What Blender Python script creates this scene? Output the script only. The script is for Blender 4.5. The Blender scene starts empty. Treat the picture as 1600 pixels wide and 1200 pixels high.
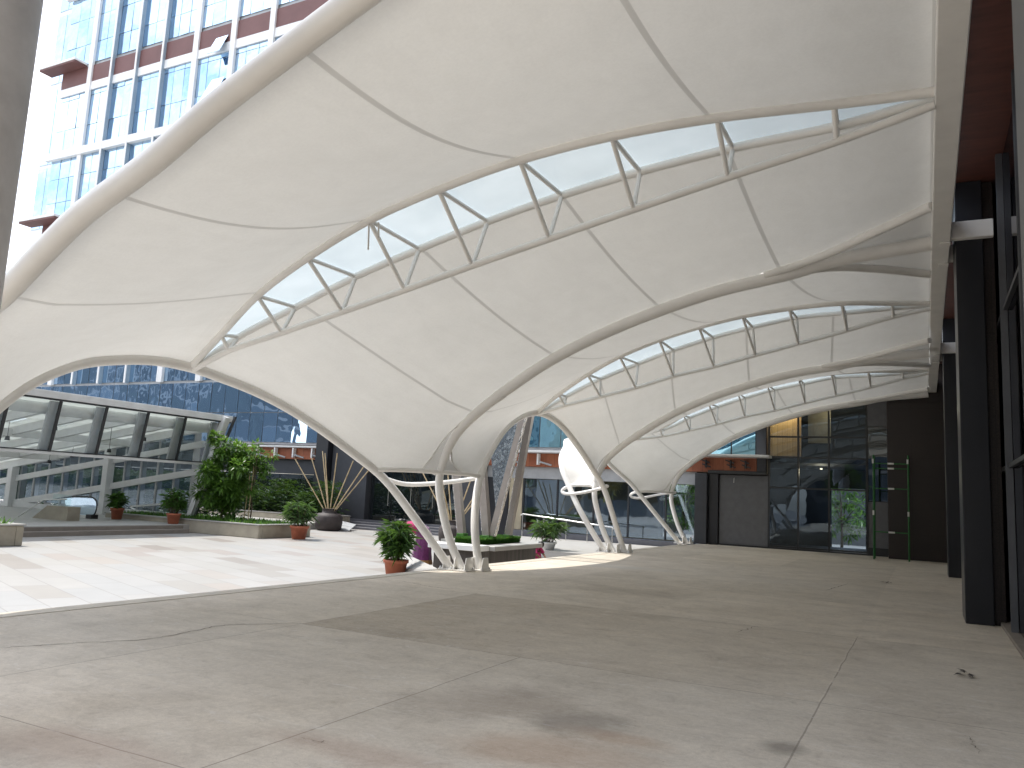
import bpy, math, random
import numpy as np
from mathutils import Vector, Matrix

S = bpy.context.scene
COL = S.collection
R_ = math.radians
random.seed(7)

# ------------------------------------------------------------------ camera
VY = np.array([1446., 805.]) - np.array([800., 600.])
VX = np.array([-1650., 651.]) - np.array([800., 600.])
FPX = math.sqrt(-(VY @ VX))
_y = np.array([VY[0], VY[1], FPX]); _y /= np.linalg.norm(_y)
_x = -np.array([VX[0], VX[1], FPX]); _x /= np.linalg.norm(_x)
RW = np.array([_x, _y, np.cross(_x, _y)])
EYE = np.array([0., 0., 1.6])
cam_d = bpy.data.cameras.new('camera')
cam = bpy.data.objects.new('camera', cam_d); COL.objects.link(cam)
cam_d.sensor_fit = 'HORIZONTAL'; cam_d.sensor_width = 36.0
cam_d.lens = FPX / 1600 * 36.0
cam_d.clip_start = 0.05; cam_d.clip_end = 3000
_m = Matrix.Identity(4)
for i in range(3):
    _m[i][0] = RW[i, 0]; _m[i][1] = -RW[i, 1]; _m[i][2] = -RW[i, 2]; _m[i][3] = EYE[i]
cam.matrix_world = _m
S.camera = cam

# ------------------------------------------------------------------ world, sun, exposure
SUN_EL, SUN_AZ = R_(62), (-1.0, 0.0)          # direction towards the sun, in plan
SKY_STRENGTH, SUN_STRENGTH = 0.15, 2.2
w = bpy.data.worlds.new('World'); S.world = w; w.use_nodes = True
nt = w.node_tree; nt.nodes.clear()
def wn(t, **k):
    n = nt.nodes.new(t)
    for a, b in k.items(): setattr(n, a, b)
    return n
sky = wn('ShaderNodeTexSky'); sky.sky_type = 'NISHITA'; sky.sun_disc = False
sky.sun_elevation = SUN_EL; sky.sun_rotation = math.atan2(SUN_AZ[0], SUN_AZ[1])
sky.air_density = 1.0; sky.dust_density = 1.6; sky.ozone_density = 1.0
tc = wn('ShaderNodeTexCoord'); mp = wn('ShaderNodeMapping'); mp.inputs['Scale'].default_value = (1.6, 1.6, 4.0)
cn = wn('ShaderNodeTexNoise'); cn.inputs['Scale'].default_value = 1.7; cn.inputs['Detail'].default_value = 7; cn.inputs['Roughness'].default_value = .58
cr = wn('ShaderNodeValToRGB'); cr.color_ramp.elements[0].position = .38; cr.color_ramp.elements[1].position = .60
mx = wn('ShaderNodeMixRGB'); mx.inputs['Color2'].default_value = (8.6, 8.7, 8.9, 1)
bg = wn('ShaderNodeBackground'); bg.inputs['Strength'].default_value = SKY_STRENGTH
wo = wn('ShaderNodeOutputWorld')
L = nt.links.new
L(tc.outputs['Generated'], mp.inputs['Vector']); L(mp.outputs['Vector'], cn.inputs['Vector'])
L(cn.outputs['Fac'], cr.inputs['Fac']); L(cr.outputs['Color'], mx.inputs['Fac'])
L(sky.outputs['Color'], mx.inputs['Color1']); L(mx.outputs['Color'], bg.inputs['Color']); L(bg.outputs['Background'], wo.inputs['Surface'])
sd = bpy.data.lights.new('sun', 'SUN'); sd.energy = SUN_STRENGTH; sd.angle = R_(.55); sd.color = (1, .955, .88)
so = bpy.data.objects.new('sun', sd); COL.objects.link(so)
_h = math.hypot(*SUN_AZ)
sdir = Vector((SUN_AZ[0] / _h * math.cos(SUN_EL), SUN_AZ[1] / _h * math.cos(SUN_EL), math.sin(SUN_EL)))
so.rotation_euler = sdir.to_track_quat('Z', 'Y').to_euler(); so.location = (0, 0, 60)
S.view_settings.view_transform = 'Standard'; S.view_settings.look = 'None'
S.view_settings.exposure = 1.13; S.view_settings.gamma = 1.0
S.cycles.max_bounces = 10; S.cycles.transparent_max_bounces = 12

# ------------------------------------------------------------------ surveying helpers (image point -> point on a known plane)
def ray(u, v): return RW @ np.array([u - 800., v - 600., FPX])
def on_plane(u, v, n, dd):
    d = ray(u, v); n = np.array(n, float)
    return EYE + d * ((dd - n @ EYE) / (n @ d))
def aty(u, v, y): return on_plane(u, v, (0, 1, 0), y)
def atx(u, v, x): return on_plane(u, v, (1, 0, 0), x)
def atz(u, v, z): return on_plane(u, v, (0, 0, 1), z)

# ------------------------------------------------------------------ materials
MATS = {}
class NT:
    def __init__(s, name):
        s.m = bpy.data.materials.new(name); s.m.use_nodes = True; s.t = s.m.node_tree; s.t.nodes.clear()
        s.out = s.n('ShaderNodeOutputMaterial'); MATS[name] = s.m
    def n(s, t, ins=None, **k):
        x = s.t.nodes.new(t)
        for a, b in k.items(): setattr(x, a, b)
        for a, b in (ins or {}).items():
            if isinstance(b, bpy.types.NodeSocket): s.t.links.new(b, x.inputs[a])
            else: x.inputs[a].default_value = b
        return x
    def coord(s, kind='Object'): return s.n('ShaderNodeTexCoord').outputs[kind]
    def noise(s, vec, scale, detail=5, rough=.55, dist=0):
        return s.n('ShaderNodeTexNoise', {'Vector': vec, 'Scale': scale, 'Detail': detail, 'Roughness': rough, 'Distortion': dist}).outputs['Fac']
    def ramp(s, fac, *stops):
        r = s.n('ShaderNodeValToRGB', {'Fac': fac}); e = r.color_ramp.elements
        while len(e) < len(stops): e.new(.5)
        for q, (p, c) in zip(e, stops):
            q.position = p; q.color = (*c, 1) if len(c) == 3 else c
        return r.outputs['Color']
    def mix(s, fac, a, b, mode='MIX'):
        f = lambda c: (*c, 1) if isinstance(c, tuple) and len(c) == 3 else c
        return s.n('ShaderNodeMixRGB', {'Fac': fac, 'Color1': f(a), 'Color2': f(b)}, blend_type=mode).outputs['Color']
    def math(s, op, a, b=0., c=None):
        ins = {0: a, 1: b}
        if c is not None: ins[2] = c
        return s.n('ShaderNodeMath', ins, operation=op).outputs[0]
    def bump(s, h, strength=.3, dist=.01):
        return s.n('ShaderNodeBump', {'Height': h, 'Strength': strength, 'Distance': dist}).outputs['Normal']
    def bsdf(s, **k):
        p = s.n('ShaderNodeBsdfPrincipled', {a.replace('_', ' '): ((*b, 1) if isinstance(b, tuple) and len(b) == 3 else b) for a, b in k.items()})
        return p.outputs['BSDF']
    def end(s, sh):
        s.t.links.new(sh, s.out.inputs['Surface']); return s.m
def cmul(c, f): return tuple(x * f for x in c)

def simple(name, col, rough=.5, var=.12, scale=6, metal=0., spec=.5, bump=0., bscale=60, coat=0., stretch=None):
    t = NT(name); v = t.coord()
    if stretch: v = t.n('ShaderNodeMapping', {'Vector': v, 'Scale': stretch}).outputs[0]
    f = t.noise(v, scale, 6, .6)
    c = t.ramp(f, (.3, cmul(col, 1 - var)), (.7, cmul(col, 1 + var)))
    k = dict(Base_Color=c, Roughness=rough, Metallic=metal, Specular_IOR_Level=spec, Coat_Weight=coat)
    if bump: k['Normal'] = t.bump(t.noise(v, bscale, 4), bump, .01)
    return t.end(t.bsdf(**k))

simple('white_paint', (.84, .82, .785), .38, .05, 2.0)
simple('white_powdercoat', (.82, .82, .82), .4, .04, 1)
simple('stainless', (.62, .62, .6), .28, .1, 3, metal=1.)
simple('aluminium', (.45, .46, .47), .42, .08, 2, metal=.85)
simple('fin_shade', (.32, .40, .48), .5, .1, 1)  # sides of the thin white fins, their shade put into the colour
simple('grey_steel', (.40, .41, .42), .5, .1, 2, metal=.2)
simple('light_steel', (.66, .665, .66), .5, .08, 2)
simple('mullion_grey', (.13, .135, .145), .4, .1, 2, metal=.4)
simple('dark_frame', (.025, .027, .03), .4, .15, 3)
simple('charcoal_panel', (.045, .048, .056), .6, .1, 4)
simple('grey_panel', (.14, .142, .15), .65, .1, 5, bump=.05)
simple('wood_brown_soffit', (.10, .034, .024), .45, .3, 1.5, stretch=(1, 5, 1))
simple('slab_brown', (.17, .08, .075), .6, .15, .5)
simple('white_laminate', (.8, .8, .79), .3, .03, 2)
simple('grey_board', (.36, .37, .38), .55, .1, 3)
simple('green_paint', (.02, .13, .03), .45, .25, 6)
simple('white_tag', (.7, .7, .66), .5, .05, 5)
simple('terracotta_pot', (.42, .13, .07), .7, .15, 6, bump=.1)
simple('dark_urn', (.045, .035, .034), .65, .3, 5, bump=.2, bscale=25)
simple('black_rubber', (.012, .012, .013), .5, .2, 5)
simple('crack_dirt', (.14, .115, .09), .95, .3, 12)
simple('soil', (.05, .035, .022), .95, .35, 10, bump=.5, bscale=20)
simple('bark', (.11, .085, .06), .9, .3, 8, bump=.5, bscale=20)
simple('sandstone', (.36, .325, .26), .8, .14, 2.2, bump=.12, bscale=40)
simple('concrete_column', (.78, .775, .785), .8, .22, 1.3, bump=.15, bscale=18)
simple('ledge_stone', (.38, .37, .35), .55, .07, 2)
simple('kerb_stone', (.52, .475, .40), .7, .12, 3)
simple('step_edge', (.24, .21, .18), .8, .12, 3)
simple('dark_step', (.12, .12, .135), .5, .12, 3)
simple('stone_clad', (.30, .265, .235), .32, .1, 4, spec=.6)
simple('skin_brown', (.20, .095, .055), .5, .1, 20)
simple('black_hair', (.012, .009, .008), .45, .2, 30)
simple('pink_cloth', (.42, .03, .13), .8, .25, 14, bump=.3, bscale=25)
simple('interior_dark', (.03, .03, .032), .8, .2, 2)
simple('interior_beige', (.42, .36, .25), .7, .15, 2)
simple('cable', (.62, .6, .56), .5, .05, 5)
simple('roof_felt', (.22, .22, .22), .8, .1, 2)
simple('pale_wall', (.7, .7, .69), .7, .1, 1)
def opp():
    t = NT('opposite_wall'); v = t.coord()
    bk = t.n('ShaderNodeTexBrick', {'Vector': t.n('ShaderNodeMapping', {'Vector': v, 'Rotation': (R_(90), 0, 0)}).outputs[0], 'Scale': 1, 'Mortar Size': .35, 'Brick Width': 3.2, 'Row Height': 3.6, 'Mortar': (.2, .22, .25, 1), 'Color1': (.03, .05, .075, 1), 'Color2': (.10, .14, .19, 1)}); bk.offset = 0
    c = t.mix(t.math('GREATER_THAN', t.noise(v, .09, 4), .55), bk.outputs['Color'], (.05, .075, .10))
    return t.end(t.bsdf(Base_Color=c, Roughness=.6))
opp()

def bamboo():
    t = NT('bamboo'); v = t.coord()
    c = t.ramp(t.noise(v, 5, 4), (.3, (.36, .26, .14)), (.7, (.56, .45, .28)))
    return t.end(t.bsdf(Base_Color=c, Roughness=.5))
bamboo()

def membrane():
    t = NT('tensile_membrane'); v = t.coord(); uv = t.coord('UV')
    sp = t.n('ShaderNodeSeparateXYZ', {0: uv}).outputs
    n1 = t.noise(v, .8, 5, .6); n2 = t.noise(v, 30, 3, .6)
    c = t.ramp(n1, (.3, (.74, .725, .69)), (.7, (.83, .815, .78)))
    n3 = t.noise(t.n('ShaderNodeMapping', {'Vector': uv, 'Scale': (34, 5, 1)}).outputs[0], 1.0, 6, .65, .4)
    c = t.mix(.14, c, t.ramp(n3, (.35, (.66, .63, .58)), (.6, (1, 1, 1))), 'MULTIPLY')
    c = t.mix(.10, c, t.ramp(n2, (.35, (.55, .53, .5)), (.65, (.95, .94, .9))), 'MULTIPLY')
    # grime that has run down from the skylight frame
    dirt = t.math('MULTIPLY', t.math('SMOOTH_MIN', t.math('MAXIMUM', t.math('SUBTRACT', .10, sp[1]), 0), .1, .02), 5.0)
    dn = t.noise(t.n('ShaderNodeMapping', {'Vector': uv, 'Scale': (60, 3, 1)}).outputs[0], 1.0, 4)
    dirt = t.math('MULTIPLY', dirt, t.math('MULTIPLY', dn, .7))
    c = t.mix(dirt, c, (.46, .38, .28))
    # welded double-thickness seams every fifth of the length
    fr = t.math('FRACT', t.math('ADD', t.math('MULTIPLY', sp[0], 5.0), .5))
    sd_ = t.math('ABSOLUTE', t.math('SUBTRACT', fr, .5))
    seam = t.math('LESS_THAN', sd_, .0125)
    dim = t.mix(seam, (.74, .735, .70), (.44, .435, .415))
    trans = t.n('ShaderNodeBsdfTranslucent', {'Color': dim}).outputs[0]
    cd = t.mix(seam, c, (.66, .645, .61))
    wr = t.noise(t.n('ShaderNodeMapping', {'Vector': uv, 'Scale': (5, 26, 1)}).outputs[0], 1.0, 3, .5, .8)
    edge_w = t.math('POWER', t.math('ABSOLUTE', t.math('SUBTRACT', t.math('MULTIPLY', sp[1], 2.0), 1.0)), 5.0)
    nb = t.bump(t.math('ADD', t.math('MULTIPLY', t.noise(v, 90, 2), .05), t.math('MULTIPLY', t.math('MULTIPLY', wr, edge_w), 1.0)), .5, .03)
    p = t.bsdf(Base_Color=cd, Roughness=.55, Specular_IOR_Level=.35, Normal=nb)
    ms = t.n('ShaderNodeMixShader', {0: .168, 1: p, 2: trans}).outputs[0]
    return t.end(ms)
membrane()

def skylight():
    t = NT('frosted_skylight'); v = t.coord()
    f = t.noise(v, 1.2, 5, .6)
    tl = t.n('ShaderNodeBsdfTranslucent', {'Color': t.ramp(f, (.3, (.40, .465, .50)), (.7, (.50, .565, .60)))}).outputs[0]
    gl = t.bsdf(Base_Color=(.7, .76, .8), Roughness=.2)
    return t.end(t.n('ShaderNodeMixShader', {0: .5, 1: tl, 2: gl}).outputs[0])
skylight()
def pav_roof():
    t = NT('pavilion_roof'); v = t.coord()
    p = t.bsdf(Base_Color=(.7, .71, .7), Roughness=.5); q = t.n('ShaderNodeBsdfTranslucent', {'Color': (.78, .8, .78, 1)}).outputs[0]
    return t.end(t.n('ShaderNodeMixShader', {0: .5, 1: p, 2: q}).outputs[0])
pav_roof()

def mirror_glass(name, tint, dark, refl, wob=.05, rough=.015, ws=.35):
    t = NT(name); v = t.coord()
    nb = t.bump(t.noise(v, ws, 3, .5), wob, 1.0)
    g = t.n('ShaderNodeBsdfGlossy', {'Color': (*tint, 1), 'Roughness': rough, 'Normal': nb}).outputs[0]
    d = t.n('ShaderNodeBsdfDiffuse', {'Color': (*dark, 1)}).outputs[0]
    lw = t.n('ShaderNodeLayerWeight', {'Blend': .25}).outputs['Fresnel']
    fac = t.math('MINIMUM', t.math('ADD', refl, t.math('MULTIPLY', lw, .6)), 1.0)
    return t.end(t.n('ShaderNodeMixShader', {0: fac, 1: d, 2: g}).outputs[0])
mirror_glass('tower_glass', (.60, .785, .975), (.06, .11, .16), .84, .03)
mirror_glass('tower_glass_teal', (.42, .72, .86), (.02, .08, .12), .6, .03)
mirror_glass('dark_glass', (.75, .8, .82), (.008, .011, .013), .16, .012, .01)
mirror_glass('side_glass', (.6, .6, .62), (.008, .008, .010), .06, .01, .02)

def clear_glass(name, tint, refl, tr):
    t = NT(name); v = t.coord()
    nb = t.bump(t.noise(v, .4, 3), .006, 1.0)
    g = t.n('ShaderNodeBsdfGlossy', {'Color': (.62, .78, .95, 1), 'Roughness': .012, 'Normal': nb}).outputs[0]
    x = t.n('ShaderNodeBsdfTransparent', {'Color': (*tint, 1)}).outputs[0]
    lw = t.n('ShaderNodeLayerWeight', {'Blend': .25}).outputs['Fresnel']
    fac = t.math('MINIMUM', t.math('ADD', refl, t.math('MULTIPLY', lw, .7)), 1.0)
    return t.end(t.n('ShaderNodeMixShader', {0: fac, 1: x, 2: g}).outputs[0])
clear_glass('pavilion_glass', (.94, .96, .94), .05, .8)
clear_glass('tinted_glass', (.34, .38, .38), .13, .5)
clear_glass('lobby_glass', (.55, .66, .76), .06, .5)
clear_glass('shop_glass', (.5, .55, .55), .26, .5)
clear_glass('balustrade_glass', (.80, .90, .87), .03, .8)

def platform_mat():
    t = NT('stained_concrete'); v = t.coord(); sp = t.n('ShaderNodeSeparateXYZ', {0: v}).outputs
    big = t.noise(v, .28, 6, .62, .6); mid = t.noise(v, 1.6, 7, .65); fine = t.noise(v, 22, 5, .7)
    c = t.ramp(big, (.25, (.54, .495, .425)), (.5, (.61, .565, .495)), (.75, (.65, .61, .545)))
    c = t.mix(.5, c, t.ramp(mid, (.25, (.70, .67, .64)), (.55, (1.02, 1.0, .98)), (.8, (1.2, 1.17, 1.12))), 'MULTIPLY')
    m2 = t.noise(v, .75, 8, .7, 1.2)
    c = t.mix(.5, c, t.ramp(m2, (.36, (.80, .78, .75)), (.46, (.98, .975, .965)), (.62, (1.07, 1.07, 1.06))), 'MULTIPLY')
    m3 = t.noise(v, 4.5, 9, .78, .8)
    c = t.mix(.45, c, t.ramp(m3, (.36, (.74, .72, .70)), (.47, (1, 1, 1)), (.63, (1.1, 1.1, 1.09))), 'MULTIPLY')
    pit = t.math('GREATER_THAN', t.noise(v, 38, 2, .5), .735)
    c = t.mix(t.math('MULTIPLY', pit, .5), c, (.16, .14, .12))
    c = t.mix(.32, c, t.ramp(fine, (.32, (.66, .645, .63)), (.68, (1.18, 1.17, 1.15))), 'MULTIPLY')
    grit = t.noise(v, 95, 3, .7)
    c = t.mix(.3, c, t.ramp(grit, (.34, (.62, .61, .6)), (.5, (1, 1, 1)), (.66, (1.16, 1.15, 1.14))), 'MULTIPLY')
    # broom and trowel streaks
    st = t.noise(t.n('ShaderNodeMapping', {'Vector': v, 'Scale': (.5, 5, 1), 'Rotation': (0, 0, .25)}).outputs[0], 1.1, 6, .7, 1.0)
    c = t.mix(.22, c, t.ramp(st, (.35, (.78, .75, .71)), (.62, (1.12, 1.11, 1.09))), 'MULTIPLY')
    # slab bays cast at different times
    X0, XP, Y0, YP = -6.45, 2.82, 7.47, 4.05
    wv = t.n('ShaderNodeVectorMath', {0: v, 1: t.n('ShaderNodeVectorMath', {0: t.n('ShaderNodeTexNoise', {'Vector': v, 'Scale': 1.3, 'Detail': 3}).outputs['Color'], 1: (.04, .04, 0)}, operation='MULTIPLY').outputs[0]}, operation='ADD').outputs[0]
    ws = t.n('ShaderNodeSeparateXYZ', {0: wv}).outputs
    ux = t.math('DIVIDE', t.math('SUBTRACT', ws[0], X0 + .02), XP); uy = t.math('DIVIDE', t.math('SUBTRACT', ws[1], Y0 + .02), YP)
    cell = t.n('ShaderNodeCombineXYZ', {0: t.math('FLOOR', ux), 1: t.math('FLOOR', uy)}).outputs[0]
    wn_ = t.n('ShaderNodeTexWhiteNoise', {'Vector': cell}, noise_dimensions='3D').outputs['Value']
    c = t.mix(.6, c, t.ramp(wn_, (0, (.84, .84, .84)), (1, (1.08, 1.07, 1.06))), 'MULTIPLY')
    # the darker rectangle that was poured separately
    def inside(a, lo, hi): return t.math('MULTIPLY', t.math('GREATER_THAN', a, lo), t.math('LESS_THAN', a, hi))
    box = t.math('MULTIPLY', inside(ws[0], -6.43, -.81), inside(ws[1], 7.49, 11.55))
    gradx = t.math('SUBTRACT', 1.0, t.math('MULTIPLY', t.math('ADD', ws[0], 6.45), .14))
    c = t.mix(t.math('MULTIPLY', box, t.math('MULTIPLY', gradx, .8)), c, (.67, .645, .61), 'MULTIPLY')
    def edge(u, width):
        f = t.math('FRACT', t.math('ADD', u, .5)); return t.math('LESS_THAN', t.math('ABSOLUTE', t.math('SUBTRACT', f, .5)), width)
    jn = t.math('GREATER_THAN', t.noise(v, .9, 3), .40)
    joint = t.math('MULTIPLY', t.math('MAXIMUM', edge(ux, .0024), edge(uy, .0015)), t.math('MULTIPLY_ADD', jn, .42, .12))
    joint = t.math('MULTIPLY', joint, t.math('GREATER_THAN', ws[0], -7.5))
    near = t.math('LESS_THAN', ws[1], 7.5)
    mid_x = t.math('MULTIPLY', t.math('GREATER_THAN', ws[0], -4.6), t.math('LESS_THAN', ws[0], -2.6))
    only = t.math('MAXIMUM', near, t.math('MAXIMUM', edge(uy, .004), t.math('MULTIPLY', t.math('SUBTRACT', 1.0, mid_x), t.math('LESS_THAN', ws[1], 11.65))))
    joint = t.math('MULTIPLY', joint, only)
    c = t.mix(joint, c, (.15, .125, .10))
    # wandering shrinkage cracks
    vo = t.n('ShaderNodeTexVoronoi', {'Vector': t.n('ShaderNodeVectorMath', {0: v, 1: t.n('ShaderNodeVectorMath', {0: t.n('ShaderNodeTexNoise', {'Vector': v, 'Scale': .9, 'Detail': 5}).outputs['Color'], 1: (1.3, 1.3, 0)}, operation='MULTIPLY').outputs[0]}, operation='ADD').outputs[0], 'Scale': .16}, feature='DISTANCE_TO_EDGE').outputs['Distance']
    ck = t.math('MULTIPLY', t.math('LESS_THAN', vo, .0016), t.math('GREATER_THAN', t.noise(v, .45, 3), .54))
    
    # pale scuffs
    sc = t.n('ShaderNodeTexNoise', {'Vector': t.n('ShaderNodeMapping', {'Vector': v, 'Scale': (1, 3.2, 1), 'Rotation': (0, 0, -.5)}).outputs[0], 'Scale': 2.2, 'Detail': 9, 'Roughness': .75, 'Distortion': 2}).outputs['Fac']
    c = t.mix(t.math('MULTIPLY', t.ramp(sc, (.575, (0, 0, 0)), (.64, (1, 1, 1))), .6), c, (.62, .59, .55))
    # rust and damp stains, a pale wash, and one patch of painted sunlight
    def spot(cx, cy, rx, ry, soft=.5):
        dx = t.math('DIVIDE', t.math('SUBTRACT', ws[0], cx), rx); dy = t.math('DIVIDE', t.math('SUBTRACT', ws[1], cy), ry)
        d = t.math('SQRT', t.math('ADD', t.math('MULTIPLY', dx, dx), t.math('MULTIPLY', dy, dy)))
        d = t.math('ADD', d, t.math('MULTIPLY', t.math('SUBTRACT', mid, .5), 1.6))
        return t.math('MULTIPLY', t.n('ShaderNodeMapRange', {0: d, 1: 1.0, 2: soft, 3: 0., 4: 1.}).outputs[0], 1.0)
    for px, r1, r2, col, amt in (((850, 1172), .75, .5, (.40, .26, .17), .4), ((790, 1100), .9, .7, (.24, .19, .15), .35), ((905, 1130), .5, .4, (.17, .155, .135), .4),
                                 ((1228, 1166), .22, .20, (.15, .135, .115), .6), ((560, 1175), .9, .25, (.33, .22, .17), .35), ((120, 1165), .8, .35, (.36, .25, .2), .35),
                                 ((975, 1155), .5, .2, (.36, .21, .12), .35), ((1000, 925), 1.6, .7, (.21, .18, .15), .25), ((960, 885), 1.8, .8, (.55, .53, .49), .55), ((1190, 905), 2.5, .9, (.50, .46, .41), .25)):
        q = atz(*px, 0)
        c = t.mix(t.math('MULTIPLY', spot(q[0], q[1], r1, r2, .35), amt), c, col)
    rg = t.ramp(mid, (.3, (.72, .72, .72)), (.7, (.9, .9, .9)))
    nb = t.bump(t.math('ADD', t.math('MULTIPLY', fine, .6), t.math('MULTIPLY', mid, .8)), .15, .012)
    return t.end(t.bsdf(Base_Color=c, Roughness=rg, Specular_IOR_Level=.3, Normal=nb))
platform_mat()

def plaza_mat():
    t = NT('plaza_stone'); v = t.coord()
    rv = t.n('ShaderNodeMapping', {'Vector': v, 'Rotation': (0, 0, R_(20)), 'Location': (.3, .2, 0)}).outputs[0]
    br = t.n('ShaderNodeTexBrick', {'Vector': rv, 'Color1': (0, 0, 0, 1), 'Color2': (1, 1, 1, 1), 'Mortar': (.5, .5, .5, 1), 'Scale': 1.0, 'Mortar Size': .011, 'Brick Width': 1.75, 'Row Height': .62, 'Bias': 0.})
    br.offset = .37
    tone = t.ramp(br.outputs['Color'], (0, (.235, .21, .19)), (.07, (.30, .28, .255)), (.18, (.34, .33, .31)), (.5, (.36, .35, .335)), (.75, (.335, .335, .33)), (.93, (.35, .32, .29)), (1, (.31, .28, .26)))
    n = t.noise(v, 1.2, 6, .65); c = t.mix(.35, tone, t.ramp(n, (.3, (.85, .84, .83)), (.7, (1.08, 1.07, 1.06))), 'MULTIPLY')
    c = t.mix(t.math('MULTIPLY', br.outputs['Fac'], .6), c, (.20, .185, .17))
    return t.end(t.bsdf(Base_Color=c, Roughness=.55, Specular_IOR_Level=.4))
plaza_mat()

simple('dark_granite', (.017, .018, .023), .33, .12, 1.5)
def brown_granite():
    t = NT('brown_granite'); v = t.coord()
    n = t.noise(v, 40, 4, .7); m = t.noise(v, .9, 5, .6)
    c = t.ramp(n, (.35, (.016, .0125, .0115)), (.7, (.052, .040, .035)))
    c = t.mix(.5, c, t.ramp(m, (.3, (.7, .7, .7)), (.7, (1.3, 1.2, 1.15))), 'MULTIPLY')
    bk = t.n('ShaderNodeTexBrick', {'Vector': t.n('ShaderNodeMapping', {'Vector': v, 'Rotation': (R_(90), 0, 0)}).outputs[0], 'Scale': 1, 'Mortar Size': .004, 'Brick Width': 1.2, 'Row Height': .9, 'Color1': (0, 0, 0, 1), 'Color2': (1, 1, 1, 1)}); bk.offset = 0
    c = t.mix(t.math('MULTIPLY', bk.outputs['Fac'], .6), c, (.005, .005, .005))
    return t.end(t.bsdf(Base_Color=c, Roughness=.32, Specular_IOR_Level=.4))
brown_granite()
def planks(name, a, b, size, axis='x', rough=.55):
    t = NT(name); v = t.coord(); sp = t.n('ShaderNodeSeparateXYZ', {0: v}).outputs
    u = t.math('MULTIPLY', t.math('ADD', sp[0], sp[1]) if axis == 'xy' else sp[{'x': 0, 'y': 1, 'z': 2}[axis]], 1 / size)
    wn_ = t.n('ShaderNodeTexWhiteNoise', {'W': t.math('FLOOR', u)}, noise_dimensions='1D').outputs['Value']
    c = t.ramp(wn_, (0, a), (1, b))
    gr = t.noise(t.n('ShaderNodeMapping', {'Vector': v, 'Scale': (14, 14, 1.2) if axis != 'z' else (1.2, 1.2, 14)}).outputs[0], 2.2, 6, .7, .6)
    c = t.mix(.6, c, t.ramp(gr, (.3, (.6, .58, .56)), (.7, (1.25, 1.22, 1.2))), 'MULTIPLY')
    f = t.math('FRACT', u); e = t.math('LESS_THAN', f, .035)
    c = t.mix(t.math('MULTIPLY', e, .8), c, cmul(a, .25))
    return t.end(t.bsdf(Base_Color=c, Roughness=rough, Normal=t.bump(t.math('SUBTRACT', gr, e), .3, .01)))
planks('grey_wood', (.055, .046, .040), (.105, .09, .08), .12, 'xy')
planks('orange_timber', (.30, .085, .035), (.42, .15, .07), .42, 'x')
planks('lobby_timber', (.30, .17, .06), (.55, .36, .15), .2, 'x')

def mosaic():
    t = NT('mirror_mosaic'); v = t.coord()
    vo = t.n('ShaderNodeTexVoronoi', {'Vector': v, 'Scale': 14.}); 
    ed = t.n('ShaderNodeTexVoronoi', {'Vector': v, 'Scale': 14.}, feature='DISTANCE_TO_EDGE').outputs['Distance']
    c = t.ramp(t.n('ShaderNodeSeparateXYZ', {0: vo.outputs['Color']}).outputs[0], (0, (.25, .29, .33)), (1, (.75, .78, .8)))
    c = t.mix(t.math('LESS_THAN', ed, .03), c, (.06, .06, .06))
    nm = t.bump(t.n('ShaderNodeSeparateXYZ', {0: vo.outputs['Color']}).outputs[1], .5, .02)
    return t.end(t.bsdf(Base_Color=c, Metallic=.9, Roughness=.18, Normal=nm))
mosaic()
def mirror_steel():
    t = NT('rippled_mirror_steel'); v = t.coord()
    nm = t.bump(t.noise(v, 7, 4, .6, 1.), .7, .05)
    return t.end(t.bsdf(Base_Color=(.66, .62, .58), Metallic=1., Roughness=.1, Normal=nm))
mirror_steel()

def leafmat(name, a, b, tl=.3, scale=2.5, gloss=.4):
    t = NT(name); v = t.coord(); g = t.n('ShaderNodeNewGeometry').outputs['Random Per Island']
    f = t.math('ADD', t.math('MULTIPLY', t.noise(v, scale, 3), .6), t.math('MULTIPLY', g, .45))
    c = t.ramp(f, (.28, a), (.75, b))
    p = t.bsdf(Base_Color=c, Roughness=gloss, Specular_IOR_Level=.45)
    q = t.n('ShaderNodeBsdfTranslucent', {'Color': t.mix(.5, c, (.25, .45, .05))}).outputs[0]
    return t.end(t.n('ShaderNodeMixShader', {0: tl, 1: p, 2: q}).outputs[0])
leafmat('palm_leaf', (.012, .038, .013), (.06, .13, .04))
leafmat('palm_leaf_grey', (.02, .05, .022), (.09, .16, .07))
leafmat('tree_leaf', (.025, .07, .014), (.14, .28, .05), .4)
leafmat('shrub_leaf', (.018, .055, .012), (.07, .17, .03))
leafmat('hedge_leaf', (.008, .026, .010), (.03, .075, .025), .15, 1.5, .35)
leafmat('bed_leaf', (.03, .09, .015), (.11, .26, .04))
leafmat('dry_palm', (.20, .15, .04), (.42, .32, .10))
leafmat('turf', (.025, .10, .012), (.07, .22, .03), .2, 8, .7)

def purple_cloth():
    t = NT('purple_saree'); v = t.coord()
    f = t.noise(v, 18, 4, .6)
    c = t.ramp(f, (.3, (.085, .008, .075)), (.7, (.17, .02, .13)))
    return t.end(t.bsdf(Base_Color=c, Roughness=.6, Sheen_Weight=.3))
purple_cloth()
simple('gold_border', (.34, .18, .07), .5, .4, 40)

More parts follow.
